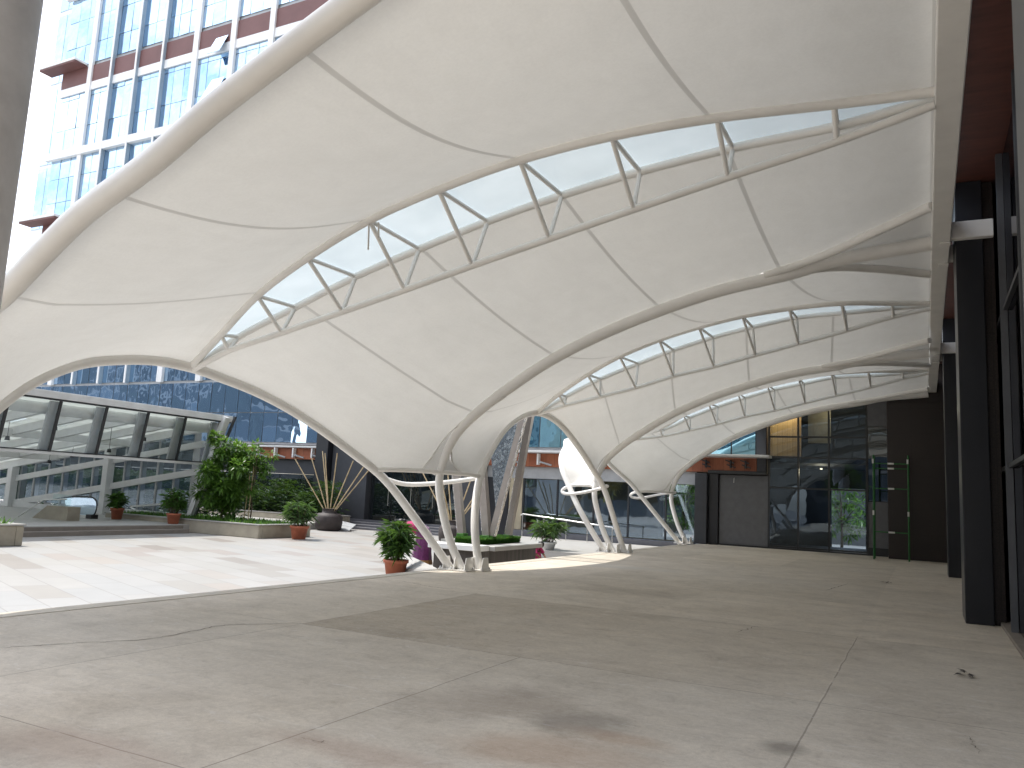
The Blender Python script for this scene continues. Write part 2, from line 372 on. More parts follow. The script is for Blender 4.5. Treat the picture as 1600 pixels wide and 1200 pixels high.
# ------------------------------------------------------------------ mesh builder
def V3(a): return np.array(a, float)
def resample(P, n):
    P = np.array(P, float); d = np.r_[0, np.cumsum(np.linalg.norm(np.diff(P, axis=0), axis=1))]
    s = np.linspace(0, d[-1], n); return np.stack([np.interp(s, d, P[:, k]) for k in range(P.shape[1])], 1)
def spline(P, sub=8, closed=False):
    P = np.array(P, float); n = len(P); out = []
    for i in range(n if closed else n - 1):
        if closed: p0, p1, p2, p3 = P[(i - 1) % n], P[i], P[(i + 1) % n], P[(i + 2) % n]
        else: p0, p1, p2, p3 = P[max(i - 1, 0)], P[i], P[i + 1], P[min(i + 2, n - 1)]
        t1 = np.linalg.norm(p1 - p0) ** .5; t2 = np.linalg.norm(p2 - p1) ** .5 or 1e-6; t3 = np.linalg.norm(p3 - p2) ** .5
        m1 = (p2 - p1) if t1 < 1e-6 else ((p1 - p0) / t1 - (p2 - p0) / (t1 + t2) + (p2 - p1) / t2) * t2
        m2 = (p2 - p1) if t3 < 1e-6 else ((p2 - p1) / t2 - (p3 - p1) / (t2 + t3) + (p3 - p2) / t3) * t2
        for k in range(sub):
            t = k / sub
            out.append((2 * t**3 - 3 * t**2 + 1) * p1 + (t**3 - 2 * t**2 + t) * m1 + (-2 * t**3 + 3 * t**2) * p2 + (t**3 - t**2) * m2)
    if not closed: out.append(P[-1])
    return np.array(out)

class MB:
    def __init__(s): s.v = []; s.f = []; s.mi = []; s.sm = []; s.uv = {}
    def add(s, vs, fs, m=0, smooth=False, uvs=None):
        o = len(s.v); s.v += [tuple(map(float, p)) for p in vs]
        for f in fs:
            if uvs is not None: s.uv[len(s.f)] = [uvs[i] for i in f]
            s.f.append(tuple(i + o for i in f)); s.mi.append(m); s.sm.append(smooth)
        return s
    def box(s, x0, x1, y0, y1, z0, z1, m=0):
        v = [(x, y, z) for x in (x0, x1) for y in (y0, y1) for z in (z0, z1)]
        return s.add(v, [(0, 1, 3, 2), (4, 6, 7, 5), (0, 4, 5, 1), (2, 3, 7, 6), (0, 2, 6, 4), (1, 5, 7, 3)], m)
    def bbox(s, x0, x1, y0, y1, z0, z1, b=.02, m=0):          # box with chamfered edges
        xs = [(x0, x0 + b), (x1, x1 - b)]; ys = [(y0, y0 + b), (y1, y1 - b)]; zs = [(z0, z0 + b), (z1, z1 - b)]
        v = []; idx = {}
        for i in (0, 1):
            for j in (0, 1):
                for k in (0, 1):
                    for a in range(3):
                        idx[i, j, k, a] = len(v)
                        v.append((xs[i][0 if a == 0 else 1], ys[j][0 if a == 1 else 1], zs[k][0 if a == 2 else 1]))
        f = []
        for i in (0, 1): f.append([idx[i, j, k, 0] for j, k in ((0, 0), (0, 1), (1, 1), (1, 0))][::1 if i == 0 else -1])
        for j in (0, 1): f.append([idx[i, j, k, 1] for i, k in ((0, 0), (1, 0), (1, 1), (0, 1))][::1 if j == 0 else -1])
        for k in (0, 1): f.append([idx[i, j, k, 2] for i, j in ((0, 0), (0, 1), (1, 1), (1, 0))][::1 if k == 0 else -1])
        for i in (0, 1):
            for j in (0, 1): f.append([idx[i, j, 0, 0], idx[i, j, 1, 0], idx[i, j, 1, 1], idx[i, j, 0, 1]])
        for i in (0, 1):
            for k in (0, 1): f.append([idx[i, 0, k, 0], idx[i, 1, k, 0], idx[i, 1, k, 2], idx[i, 0, k, 2]])
        for j in (0, 1):
            for k in (0, 1): f.append([idx[0, j, k, 1], idx[1, j, k, 1], idx[1, j, k, 2], idx[0, j, k, 2]])
        for i in (0, 1):
            for j in (0, 1):
                for k in (0, 1): f.append([idx[i, j, k, a] for a in range(3)])
        return s.add(v, f, m)
    def beam(s, p, q, wx, wy, up=(0, 0, 1), m=0):                # rectangular bar from p to q
        p, q = V3(p), V3(q); d = q - p; d /= np.linalg.norm(d); u = V3(up)
        a = np.cross(d, u)
        if np.linalg.norm(a) < 1e-3: a = np.cross(d, (1, 0, 0))
        a /= np.linalg.norm(a); b = np.cross(a, d)
        v = [c + a * i * wx / 2 + b * j * wy / 2 for c in (p, q) for i, j in ((-1, -1), (1, -1), (1, 1), (-1, 1))]
        return s.add(v, [(3, 2, 1, 0), (4, 5, 6, 7)] + [(i, (i + 1) % 4, (i + 1) % 4 + 4, i + 4) for i in range(4)], m)
    def tube(s, P, r, seg=12, m=0, closed=False, cap=True):
        P = np.array(P, float); n = len(P); rr = np.full(n, r) if np.isscalar(r) else np.array(r, float)
        T = np.roll(P, -1, 0) - np.roll(P, 1, 0)
        if not closed: T[0] = P[1] - P[0]; T[-1] = P[-1] - P[-2]
        T /= np.maximum(np.linalg.norm(T, axis=1)[:, None], 1e-9)
        a = np.cross(T[0], (0, 0, 1)); 
        if np.linalg.norm(a) < .05: a = np.cross(T[0], (1, 0, 0))
        a /= np.linalg.norm(a); vs = []
        for i in range(n):
            a = a - T[i] * (a @ T[i]); a /= np.linalg.norm(a); b = np.cross(T[i], a)
            for k in range(seg):
                th = 2 * math.pi * k / seg; vs.append(P[i] + rr[i] * (math.cos(th) * a + math.sin(th) * b))
        fs = []
        for i in range(n if closed else n - 1):
            j = (i + 1) % n
            for k in range(seg):
                l = (k + 1) % seg; fs.append((i * seg + k, i * seg + l, j * seg + l, j * seg + k))
        s.add(vs, fs, m, True)
        if cap and not closed:
            s.add(vs[:seg], [tuple(range(seg))[::-1]], m); s.add(vs[-seg:], [tuple(range(seg))], m)
        return s
    def lathe(s, prof, c=(0, 0, 0), seg=24, m=0):
        vs = [(c[0] + r * math.cos(2 * math.pi * k / seg), c[1] + r * math.sin(2 * math.pi * k / seg), c[2] + z) for r, z in prof for k in range(seg)]
        fs = [(i * seg + k, i * seg + (k + 1) % seg, (i + 1) * seg + (k + 1) % seg, (i + 1) * seg + k) for i in range(len(prof) - 1) for k in range(seg)]
        return s.add(vs, fs, m, True)
    def prism(s, poly, z0, z1, m=0, mtop=None):
        n = len(poly); v = [(x, y, z0) for x, y in poly] + [(x, y, z1) for x, y in poly]
        s.add(v, [tuple(range(n))[::-1]] + [(i, (i + 1) % n, (i + 1) % n + n, i + n) for i in range(n)], m)
        return s.add(v[n:], [tuple(range(n))], m if mtop is None else mtop)
    def grid(s, G, m=0, smooth=True, uv=False, flip=False):
        nu, nv = G.shape[:2]; vs = G.reshape(-1, 3)
        fs = [((i * nv + j), (i * nv + j + 1), ((i + 1) * nv + j + 1), ((i + 1) * nv + j)) for i in range(nu - 1) for j in range(nv - 1)]
        if flip: fs = [f[::-1] for f in fs]
        u = [(i / (nu - 1), j / (nv - 1)) for i in range(nu) for j in range(nv)] if uv else None
        return s.add(vs, fs, m, smooth, u)
    def leaf(s, p, d, length, width, droop=.25, m=0, up=None):
        p = V3(p); d = V3(d); d /= np.linalg.norm(d)
        a = np.cross(d, (0, 0, 1) if up is None else up)
        if np.linalg.norm(a) < .1: a = np.cross(d, (1, .3, 0))
        a /= np.linalg.norm(a); dn = V3((0, 0, -1)) * droop * length
        q1 = p + d * length * .42 + dn * .12; q2 = p + d * length + dn
        return s.add([p, q1 - a * width / 2, q1 + a * width / 2 , q2], [(0, 1, 3), (0, 3, 2)], m)

def tag(o, label=None, cat=None, group=None, kind=None):
    if label: o['label'] = label
    if cat: o['category'] = cat
    if group: o['group'] = group
    if kind: o['kind'] = kind
    return o
ROOTLOC = {}
def rootloc(o):
    while o.parent: o = o.parent
    return V3(o.location)
def build(name, mb, mats, parent=None, world=True, bevel=0):
    me = bpy.data.meshes.new(name)
    v = np.array(mb.v)
    if parent is not None and world: v = v - rootloc(parent)
    me.from_pydata([tuple(p) for p in v], [], mb.f)
    for m in ([mats] if isinstance(mats, str) else mats): me.materials.append(MATS[m])
    me.polygons.foreach_set('material_index', mb.mi); me.polygons.foreach_set('use_smooth', mb.sm)
    if mb.uv:
        lay = me.uv_layers.new(name='UVMap')
        for p in me.polygons:
            if p.index in mb.uv:
                for li, c in zip(p.loop_indices, mb.uv[p.index]): lay.data[li].uv = c
    me.update()
    o = bpy.data.objects.new(name, me); COL.objects.link(o)
    if parent is not None: o.parent = parent
    if bevel:
        md = o.modifiers.new('bevel', 'BEVEL'); md.width = bevel; md.segments = 2; md.limit_method = 'ANGLE'
    return o
def thing(name, loc, label, cat, group=None, rz=0):
    o = bpy.data.objects.new(name, None); o.empty_display_size = .3; COL.objects.link(o)
    o.location = tuple(map(float, loc)); o.rotation_euler = (0, 0, rz)
    return tag(o, label, cat, group)
def copy_tree(o, parent=None):
    c = o.copy(); COL.objects.link(c); c.parent = parent
    for ch in [x for x in bpy.data.objects if x.parent == o]: copy_tree(ch, c)
    return c

# ================================================================== GROUND
P0 = -.45                                           # plaza level; the platform top is z = 0
YF = 33.5                                           # line of the building across the plaza
def edge_x(y): return -9.25 + (y - 5.6) * .0285
mb = MB(); mb.add([(-400, -300, -.62), (400, -300, -.62), (400, 400, -.62), (-400, 400, -.62)], [(0, 1, 2, 3)])
tag(build('ground', mb, 'roof_felt'), kind='structure')
mb = MB(); mb.add([(-110, -60, P0), (-8.6, -60, P0), (-8.6, 36, P0), (-110, 36, P0)], [(0, 1, 2, 3)])
tag(build('plaza', mb, 'plaza_stone'), kind='structure')
mb = MB()
e = [(edge_x(y) + .28, y) for y in np.linspace(-25, 33.45, 30)]
mb.prism([(9, -25), (9, 33.45)] + e[::-1], -.6, 0)
tag(build('platform', mb, 'stained_concrete'), kind='structure')
rg = random.Random(11)
plat = bpy.data.objects['platform']
for pts, wdt in ((((0, 1012), (60, 1008), (150, 1003), (230, 998), (300, 986), (345, 977), (400, 975), (475, 974)), .016), (((620, 907), (640, 910), (665, 915), (705, 921)), .02), (((1150, 988), (1168, 983), (1180, 979), (1191, 980)), .014),
                 (((1290, 923), (1308, 917), (1325, 912)), .03), (((1512, 1148), (1519, 1160), (1530, 1178)), .006), (((470, 1152), (490, 1156), (512, 1161)), .005)):
    Q = spline([atz(*p, .0035) for p in pts], 9); mb = MB(); n = len(Q)
    Q[1:-1, :2] += np.array([[rg.gauss(0, .012), rg.gauss(0, .012)] for _ in range(n - 2)])
    d = np.gradient(Q[:, :2], axis=0); d /= np.linalg.norm(d, axis=1)[:, None]; w_ = np.array([wdt * rg.uniform(.35, 1) for _ in range(n)]) * np.minimum(1, np.minimum(np.arange(n), n - 1 - np.arange(n)) / 4 + .15)
    A_ = Q.copy(); B_ = Q.copy(); A_[:, 0] -= d[:, 1] * w_ / 2; A_[:, 1] += d[:, 0] * w_ / 2; B_[:, 0] += d[:, 1] * w_ / 2; B_[:, 1] -= d[:, 0] * w_ / 2
    mb.grid(np.stack([A_, B_], 1)); build('crack', mb, 'crack_dirt', plat)
mb = MB()
ys = np.linspace(-25, 31.6, 48)
for a, b in zip(ys[:-1], ys[1:]):
    mb.prism([(edge_x(a), a), (edge_x(a) + .278, a), (edge_x(b) + .278, b - .006), (edge_x(b), b - .006)], -.58, .006)
tag(build('platform_kerb', mb, 'kerb_stone'), kind='structure')

# ================================================================== CANOPY
YV = [4.5, 14.6, 23.7, 32.3]                        # valleys, one per set of legs
YC = [9.4, 19.2, 28.1]                              # skylight axes, one per bay
XB = .17                                            # inner face of the wall beam
AX = [(-8.77, .667), (-8.3, .242), (-8.75, .65)]    # planes X + k Z = x0 of the three front arches
def arch(u, v, i): return on_plane(u, v, (1, 0, AX[i][1]), AX[i][0])

# valley tube profiles (x, z)
VA = np.array([aty(*p, 14.6) for p in ((722, 890), (705, 850), (692, 800), (686, 755), (693, 720), (712, 680), (745, 645), (800, 603), (860, 563), (940, 522), (1025, 487), (1120, 455), (1235, 427), (1300, 408), (1455, 380))])
VA = spline(VA, 6)
PROF = VA[:, [0, 2]]
def valley(i):
    P = PROF.copy()
    if i == 0:
        pts = [aty(u, v, 4.5) for u, v in ((0, 465), (60, 402), (130, 333), (235, 255), (330, 172), (430, 95), (540, 12))]
        pts = np.array([[p[0], p[2]] for p in pts])
        lo = PROF[PROF[:, 1] < 3.0]; hi = PROF[PROF[:, 0] > -3.2] + [0, .03]
        P = np.vstack([lo, pts[(pts[:, 1] > 3.1)], hi])
        P = spline(P[::1], 3)
    if i == 2: P = P + np.outer(np.clip((P[:, 0] + 9) / 9, 0, 1), [0, -.22])
    if i == 3: P = P + np.outer(np.clip((P[:, 0] + 9.2) / 9.2, 0, 1), [0, -.17])
    return np.stack([P[:, 0], np.full(len(P), YV[i]), P[:, 1]], 1)
VAL = [valley(i) for i in range(4)]

# skylight lenses: nodes of the two top chords (a near, b far) and the bottom chord c
def lens(A, B, Cc, yc, apex, end):
    n = len(Cc); C3 = [aty(*p, yc) for p in Cc]
    A3 = [atx(*A[i], C3[i][0]) for i in range(n)]; B3 = [atx(*B[i], C3[i][0]) for i in range(n)]
    out = []
    for i in range(n):
        out.append((A3[i], B3[i], C3[i]))
    return out
L1 = lens([(345, 523), (402, 462), (480, 403), (577, 344), (685, 296), (812, 250), (955, 213), (1120, 184), (1303, 163)],
          [(373, 526), (462, 480), (556, 432), (655, 389), (762, 346), (878, 305), (1000, 268), (1145, 231), (1308, 197)],
          [(358, 548), (440, 520), (535, 487), (632, 453), (738, 415), (858, 373), (990, 327), (1137, 277), (1307, 221)], YC[0], None, None)
L2 = lens([(873, 616), (918, 585), (968, 557), (1030, 531), (1092, 511), (1160, 494), (1233, 482)],
          [(885, 619), (938, 592), (997, 568), (1052, 547), (1114, 527), (1176, 511), (1245, 496)],
          [(882, 634), (938, 620), (993, 606), (1052, 588), (1115, 573), (1180, 555), (1247, 537)], YC[1], None, None)
def tail(x, yc, z, w, cz): return (V3([x, yc - w, z]), V3([x, yc + w, z]), V3([x, yc, cz]))
L2 += [(V3([-1.5, 17.85, 5.95]), V3([-1.5, 18.75, 5.95]), V3([-1.5, 19.15, 5.63])), (V3([-.55, 18.5, 6.04]), V3([-.55, 18.95, 6.04]), V3([-.55, 19.1, 5.88]))]
L3 = [(a + V3([0, 8.95, -.03]), b + V3([0, 8.95, -.03]), c + V3([0, 8.9, -.03])) for a, b, c in L2]
APEX = [arch(298, 574, 0), arch(838, 645, 1), V3([-11.1, 27.3, 3.62])]
APEX[2][0] = AX[2][0] - AX[2][1] * APEX[2][2]
LENS = []
for i, Ls in enumerate((L1, L2, L3)):
    ap = APEX[i]; e_ = V3([XB, YC[i] - .1, 6.07])
    a = [ap] + [q[0] for q in Ls] + [e_ + V3([0, -.08, .05])]; b = [ap + V3([.03, .05, 0])] + [q[1] for q in Ls] + [e_ + V3([0, .08, .05])]
    c = [ap + V3([.02, .03, -.04])] + [q[2] for q in Ls] + [e_ + V3([0, 0, -.06])]
    # smooth the surveyed nodes a little along the chord
    LENS.append([spline(a, 5), spline(b, 5), spline(c, 5), Ls])

# front arches, from the near foot to the far foot
r0 = [arch(u, v, 0) for u, v in ((350, 592), (400, 612), (450, 638), (500, 670), (550, 707), (600, 748), (650, 812), (690, 868), (705, 890))]
l0 = [arch(u, v, 0) for u, v in ((0, 632), (40, 603), (80, 583), (130, 567), (180, 562), (240, 563))]
l0 = [V3([-8.77, 4.35, 0]), V3([-9.05, 4.47, .42]), V3([-9.55, 4.85, 1.17]), V3([-10.02, 5.42, 1.88])] + l0
A0 = spline(l0 + [APEX[0]] + r0, 5)
A1 = spline([arch(u, v, 1) for u, v in ((748, 893), (746, 870), (742, 830), (743, 790), (748, 755), (756, 727), (769, 700), (788, 671), (812, 652), (838, 645), (860, 652), (881, 669), (905, 700), (925, 731), (943, 762), (955, 797), (966, 833), (977, 866))], 4)
A2 = spline([arch(944, 861, 2), arch(925, 830, 2), arch(905, 795, 2), arch(888, 757, 2), arch(879, 735, 2), arch(877, 715, 2), arch(884, 697, 2)]
            + [V3([AX[2][0] - .65 * z, y, z]) for y, z in ((25.6, 3.52),)] + [APEX[2]] + [V3([AX[2][0] - .65 * z, y, z]) for y, z in ((28.4, 3.36),)]
            + [arch(u, v, 2) for u, v in ((955, 728), (985, 755), (1000, 773), (1030, 810), (1062, 849))], 4)
ARCH = [A0, A1, A2]
ZR = 1.95
def cross_z(P, z):
    for a, b in zip(P[:-1], P[1:]):
        if (a[2] - z) * (b[2] - z) <= 0 and abs(a[2] - b[2]) > 1e-6: return a + (b - a) * (z - a[2]) / (b[2] - a[2])
RINGS = []
for i in range(4):
    half = len(VAL[i]) // 2
    vf = cross_z(VAL[i][: int(len(VAL[i]) * .5)], ZR)
    Lp = cross_z(ARCH[i - 1][::-1], ZR) if i > 0 else V3([vf[0] - .9, vf[1] - .95, ZR])
    Rp = cross_z(ARCH[i], ZR) if i < 3 else V3([vf[0] - .55, vf[1] + .75, ZR])
    bk = (Lp + Rp) / 2 + V3([-.6, 0, -.24]); fr_ = vf + V3([.05, 0, .05])
    cen, ea, eb, ed = (Lp + fr_ + Rp + bk) / 4, (Lp - Rp) / 2, (fr_ - bk) / 2, (Lp - fr_ + Rp - bk) / 4
    RINGS.append((Lp, fr_, Rp, bk, spline([Lp, fr_, Rp, bk], 10, True) if i < 2 else np.array([cen + ea * math.cos(q) + eb * math.sin(q) + ed * math.cos(2 * q) for q in np.linspace(0, 2 * math.pi, 48, endpoint=False)])))

def valley_edge(i, s):
    """edge of the cloth along valley i on side s: parts from the tube near the beam and again near the ring"""
    Vt = VAL[i]; top = Vt[-1]; zb = top[2] + .03
    mid = [p for p in Vt if -8.75 < p[0] < -2.3 and p[2] > 3.0]
    out = [p + V3([0, s * .05, .10]) for p in mid]
    spread = 1.9 if i in (1, 2) else 1.5
    end = [V3([-1.5, Vt[0][1] + s * .38 * spread / 1.9, top[2] - .12]), V3([-.6, Vt[0][1] + s * spread * .6, top[2] - .02]), V3([XB, Vt[0][1] + s * spread, zb])]
    Lp, fr_, Rp, bk, rg = RINGS[i]
    sidep = Lp if s < 0 else Rp
    ringpt = fr_ * .62 + sidep * .38 + V3([.10, 0, .04])
    low = [V3([-9.0, Vt[0][1] + s * .16, 2.72]), (V3([-9.18, Vt[0][1] + s * .26, 2.36]) * .6 + ringpt * .4), ringpt]
    return spline(low[::-1] + out[::2] + end, 5)[::-1], ringpt

canopy = thing('tensile_canopy', (-8.6, 14.6, 0), 'white tensile fabric canopy on curved tube legs over the concrete platform beside the dark building', 'canopy')
def resample_valley(P, n):
    d = np.r_[0, np.cumsum(np.linalg.norm(np.diff(P, axis=0), axis=1))]
    k = [int(np.argmin(np.abs(P[:, 0] - x) + 9 * (P[:, 2] < 3.2))) for x in (-2.15, -4.5, -6.7)] + [int(np.argmin(np.abs(P[:, 2] - 3.3) + 9 * (P[:, 0] > -8)))]
    sk = np.interp(np.linspace(0, 1, n), [0, .2, .4, .6, .8, 1], [0] + [d[i] for i in k] + [d[-1]])
    return np.stack([np.interp(sk, d, P[:, j]) for j in range(3)], 1)
def coons(Ltop, Vb, Bm, Fr, nu=56, nv=30, sag=.3):
    """Ltop: lens chord beam->front, Vb: valley edge beam->front, Bm: lens->valley at the beam, Fr: lens->valley along the arch"""
    c0, c1 = resample(Ltop, nu), resample_valley(Vb, nu); d0, d1 = resample(Bm, nv), resample(Fr, nv)
    u = np.linspace(0, 1, nu)[:, None, None]; v = np.linspace(0, 1, nv)[None, :, None]
    f = u ** 9; g = (1 - u) ** 3; k = 1 - f - g                # the two short edges only shape the cloth near them
    G = (1 - v) * c0[:, None] + v * c1[:, None]
    G = G + g * (d0[None] - ((1 - v) * c0[0] + v * c1[0])) + f * (d1[None] - ((1 - v) * c0[-1] + v * c1[-1]))
    G[:, :, 2] -= (sag * np.sin(math.pi * v) * np.sin(math.pi * np.clip(u, 0, 1)) ** .7)[:, :, 0]
    return G
for i in range(3):
    a, b, c, nodes = LENS[i]
    for s, chord in ((-1, a), (1, b)):
        vi = i if s < 0 else i + 1
        Vb, rp = valley_edge(vi, 1 if s < 0 else -1)
        top = chord[::-1] + V3([0, s * .0, .045])
        Ar = ARCH[i]; k = int(np.argmin(np.linalg.norm(Ar - APEX[i], axis=1)))
        half = Ar[: k + 1][::-1] if s < 0 else Ar[k:]
        half = np.array([p for p in half if p[2] > ZR + .02]) + V3([.03, 0, .06])
        sp_ = RINGS[vi][0] if s > 0 else RINGS[vi][2]
        ringarc = spline([sp_, sp_ * .45 + rp * .55 + V3([-.03, 0, 0]), rp], 4)
        Fr = np.vstack([top[-1:], half[1:], ringarc])
        Bm = np.array([top[0], Vb[0]])
        G = coons(top, Vb, Bm, Fr, sag=.24 if s < 0 else .10)
        mb = MB(); mb.grid(G, uv=True, flip=(s > 0))
        build('membrane_panel', mb, 'tensile_membrane', canopy)
    # skylight glazing between the top chords
    n = 60; ca, cb = resample(a, n), resample(b, n); mb = MB()
    G = np.stack([ca * (1 - t) + cb * t for t in np.linspace(-.03, 1.03, 5)], 1) + V3([0, 0, .05])
    mb.grid(G); build('skylight_panel', mb, 'frosted_skylight', canopy)
    tr = build('truss', MB().tube(c, .05, 12), 'white_paint', canopy)
    for ch in (a, b): build('chord', MB().tube(ch, .058, 12), 'white_paint', tr)
    for A_, B_, C_ in nodes:
        for p, q in ((A_, C_), (B_, C_), (A_, B_)):
            build('strut', MB().tube([p, q], .032, 8, cap=False), 'white_paint', tr)
    build('front_arch', MB().tube(ARCH[i], .087, 16), 'white_paint', canopy)
for i in range(4):
    Vt = VAL[i]
    rad = (.085 + .035 * np.clip((Vt[:, 2] - 2.2) / 1.6, 0, 1)) if i > 0 else np.full(len(Vt), .112)
    vt = build('valley_tube', MB().tube(Vt, rad, 18), 'white_paint', canopy)
    if i > 0:
        k = int(len(Vt) * .0) + int(np.argmin(np.abs(Vt[:, 2] - 3.6)))
        d = Vt[k + 1] - Vt[k - 1]; d /= np.linalg.norm(d)
        build('joint_collar', MB().tube([Vt[k] - d * .06, Vt[k] + d * .06], .126, 18), 'white_paint', vt)
    for s in (-1, 1):
        if (i == 0 and s < 0) or (i == 3 and s > 0): continue
        Vb, _ = valley_edge(i, s)
        pts = np.array([p for p in Vb if p[0] > -2.6]) - V3([0, 0, .05])
        build('edge_tube', MB().tube(pts, .075, 12), 'white_paint', canopy)
        # gusset cloth between the edge tube and the valley tube near the wall
        tp = resample(pts[::-1], 20); q = np.stack([np.interp(tp[:, 0], Vt[-60:, 0], Vt[-60:, 1]), np.interp(tp[:, 0], Vt[-60:, 0], Vt[-60:, 2])], 1)
        Q = np.stack([tp[:, 0], q[:, 0], q[:, 1] + .1], 1)
        G = np.stack([tp * (1 - t) + Q * t + V3([0, 0, .07 - .10 * math.sin(math.pi * t)]) for t in np.linspace(0, 1, 8)], 1)
        mb = MB(); mb.grid(G, uv=False); build('gusset_panel', mb, 'tensile_membrane', canopy)
        # cable pocket beside the valley tube near the foot
        low = np.array([p for p in Vb if p[2] < 3.2 and p[0] < -8.0])
        if len(low) > 3:
            tl = resample(low, 16); vt_low = np.array([p for p in Vt if ZR - .05 < p[2] < low[:, 2].max() + .02])
            vt_low = vt_low[np.argsort(-vt_low[:, 2])] if tl[0][2] > tl[-1][2] else vt_low[np.argsort(vt_low[:, 2])]
            q2 = resample(vt_low, 16)
            G = np.stack([tl * (1 - t) + q2 * t + V3([-.05, 0, .03]) * (1 - t) + V3([-.12, 0, 0]) * t for t in np.linspace(0, 1, 7)], 1)
            build('gusset_panel', MB().grid(G), 'tensile_membrane', canopy)
            build('edge_cable', MB().tube(low, .018, 8), 'white_paint', canopy)
    if i == 3:
        tp = resample(np.array([p for p in Vt if p[0] > -6.3]), 24)
        G = np.stack([tp + V3([0, 0, .1]) * (1 - t) + t * (V3([0, 33.36, 0]) * 1 - V3([0, 1, 0]) * tp[:, 1:2]) + V3([0, 0, .4]) * t for t in np.linspace(0, 1, 4)], 1)
        build('closing_strip', MB().grid(G), 'tensile_membrane', canopy)
    build('drain_ring', MB().tube(RINGS[i][4], .05, 12, closed=True), 'white_paint', canopy)
    # feet: gusset plates and base plates
    feet = [VAL[i][0]] + ([ARCH[i - 1][-1]] if i > 0 else []) + ([ARCH[i][0]] if i < 3 else [])
    for f in feet:
        mb = MB(); mb.box(f[0] - .2, f[0] + .2, f[1] - .2, f[1] + .2, .008, .032)
        bp = build('base_plate', mb, 'white_paint', canopy)
        for dx in (-.13, .13):
            mb = MB()
            mb.add([(f[0] + dx + o, f[1] + y, z) for o in (0, .022) for y, z in ((-.17, .032), (.17, .032), (.10, .27), (-.10, .27))],
                   [(3, 2, 1, 0), (4, 5, 6, 7), (0, 1, 5, 4), (1, 2, 6, 5), (2, 3, 7, 6), (3, 0, 4, 7)])
            build('gusset_plate', mb, 'white_paint', bp)
        mb = MB()
        for sx in (-.165, .165):
            for sy in (-.165, .165): mb.lathe([(0, .075), (.016, .07), (.016, .032)], (f[0] + sx, f[1] + sy, 0), 8)
        build('anchor_bolts', mb, 'stainless', bp)
wb = build('wall_beam', MB().bbox(XB, .44, -9, 34.0 - .75, 5.98, 6.42, .012), 'white_paint', canopy)
for yy in (4.2, 14.35, 24.65):
    for dy in (0., 1.25):
        mb = MB(); mb.bbox(.44, 1.04, yy + dy - .09 - .03, yy + dy + .05 - .03, 6.02, 6.30, .008); mb.bbox(.29, .44, yy + dy - .14, yy + dy + .06, 5.955, 5.976, .004)
        build('bracket', mb, 'white_paint', wb)
mb = MB()
q = LENS[0][0]; k = int(np.argmin(np.abs(q[:, 0] + 6.75)))
for dx in (0, .16): mb.tube([q[k] + V3([dx, 0, -.05]), q[k] + V3([dx + .02, 0, -.42 + dx])], .012, 6)
build('hanging_tie', mb, 'cable', canopy)

# ================================================================== DARK BUILDING ON THE RIGHT
db = thing('dark_building', (1.0, 14.4, 0), 'dark granite and black glass building along the right side of the platform', 'building')
GX = 1.12
build('plinth', MB().bbox(.98, 1.3, -24, 32.6, .0, .06, .006), 'step_edge', db)
mb = MB()
for i, y in enumerate(np.arange(-10, 32.2, 1.3)):
    for z0, z1 in ((.07, 2.32), (2.38, 4.6), (4.66, 6.95)):
        a = random.uniform(-.004, .004)
        mb.add([(GX + a, y + .02, z0), (GX - a, y + 1.28, z0), (GX - a, y + 1.28, z1), (GX + a, y + .02, z1)], [(0, 1, 2, 3)])
build('wall_glazing', mb, 'side_glass', db)
mb = MB(); mb.box(1.16, 9, -24, 32.4, .0, 7.2); build('core', mb, 'interior_dark', db)
for y in np.arange(-10, 32.2, 2.6):
    mb = MB(); mb.box(1.06, 1.115, y - .05, y + .05, .06, 7.0); mb.box(1.03, 1.06, y - .05, y - .03, .06, 7.0); mb.box(1.03, 1.06, y + .03, y + .05, .06, 7.0); build('mullion', mb, 'mullion_grey', db)
for z in (2.35, 4.63):
    build('transom', MB().box(1.06, 1.116, -10, 32, z - .03, z + .03), 'dark_frame', db)
build('soffit', MB().box(.48, 3.2, -24, 33.1, 7.02, 7.14), 'wood_brown_soffit', db)
build('upper_wall', MB().box(.9, 9, -24, 34.2, 9.303, 46), 'brown_granite', db)
build('shade_overhang', MB().box(-.9, 9, 4.6, 34.2, 8.9, 9.3), 'brown_granite', db)  # unseen slab added to block sky light over the wall beam
mb = MB()                                          # unseen slats added to grade the shade by the beam, closer towards the wall
for k in range(150):
    x = -8.9 + k * .042; wdt = .042 * min(1, k / 130) ** 1.1
    mb.box(x, x + max(min(wdt, .0415), .0006), 4.6, 34, 16, 16.0015)
build('shade_slats', mb, 'grey_steel', db)
build('fascia', MB().box(.30, .475, -24, 33.1, 6.9, 7.6), 'charcoal_panel', db)
for y0 in (4.1, 14.4, 24.75):
    c_ = build('column', MB().bbox(.515, .90, y0, y0 + 1.15, .0, 7.015, .008), 'dark_granite', db)
    build('pilaster', MB().bbox(.903, 1.06, y0 + .1, y0 + 1.6, .0, 7.01, .006), 'brown_granite', c_)

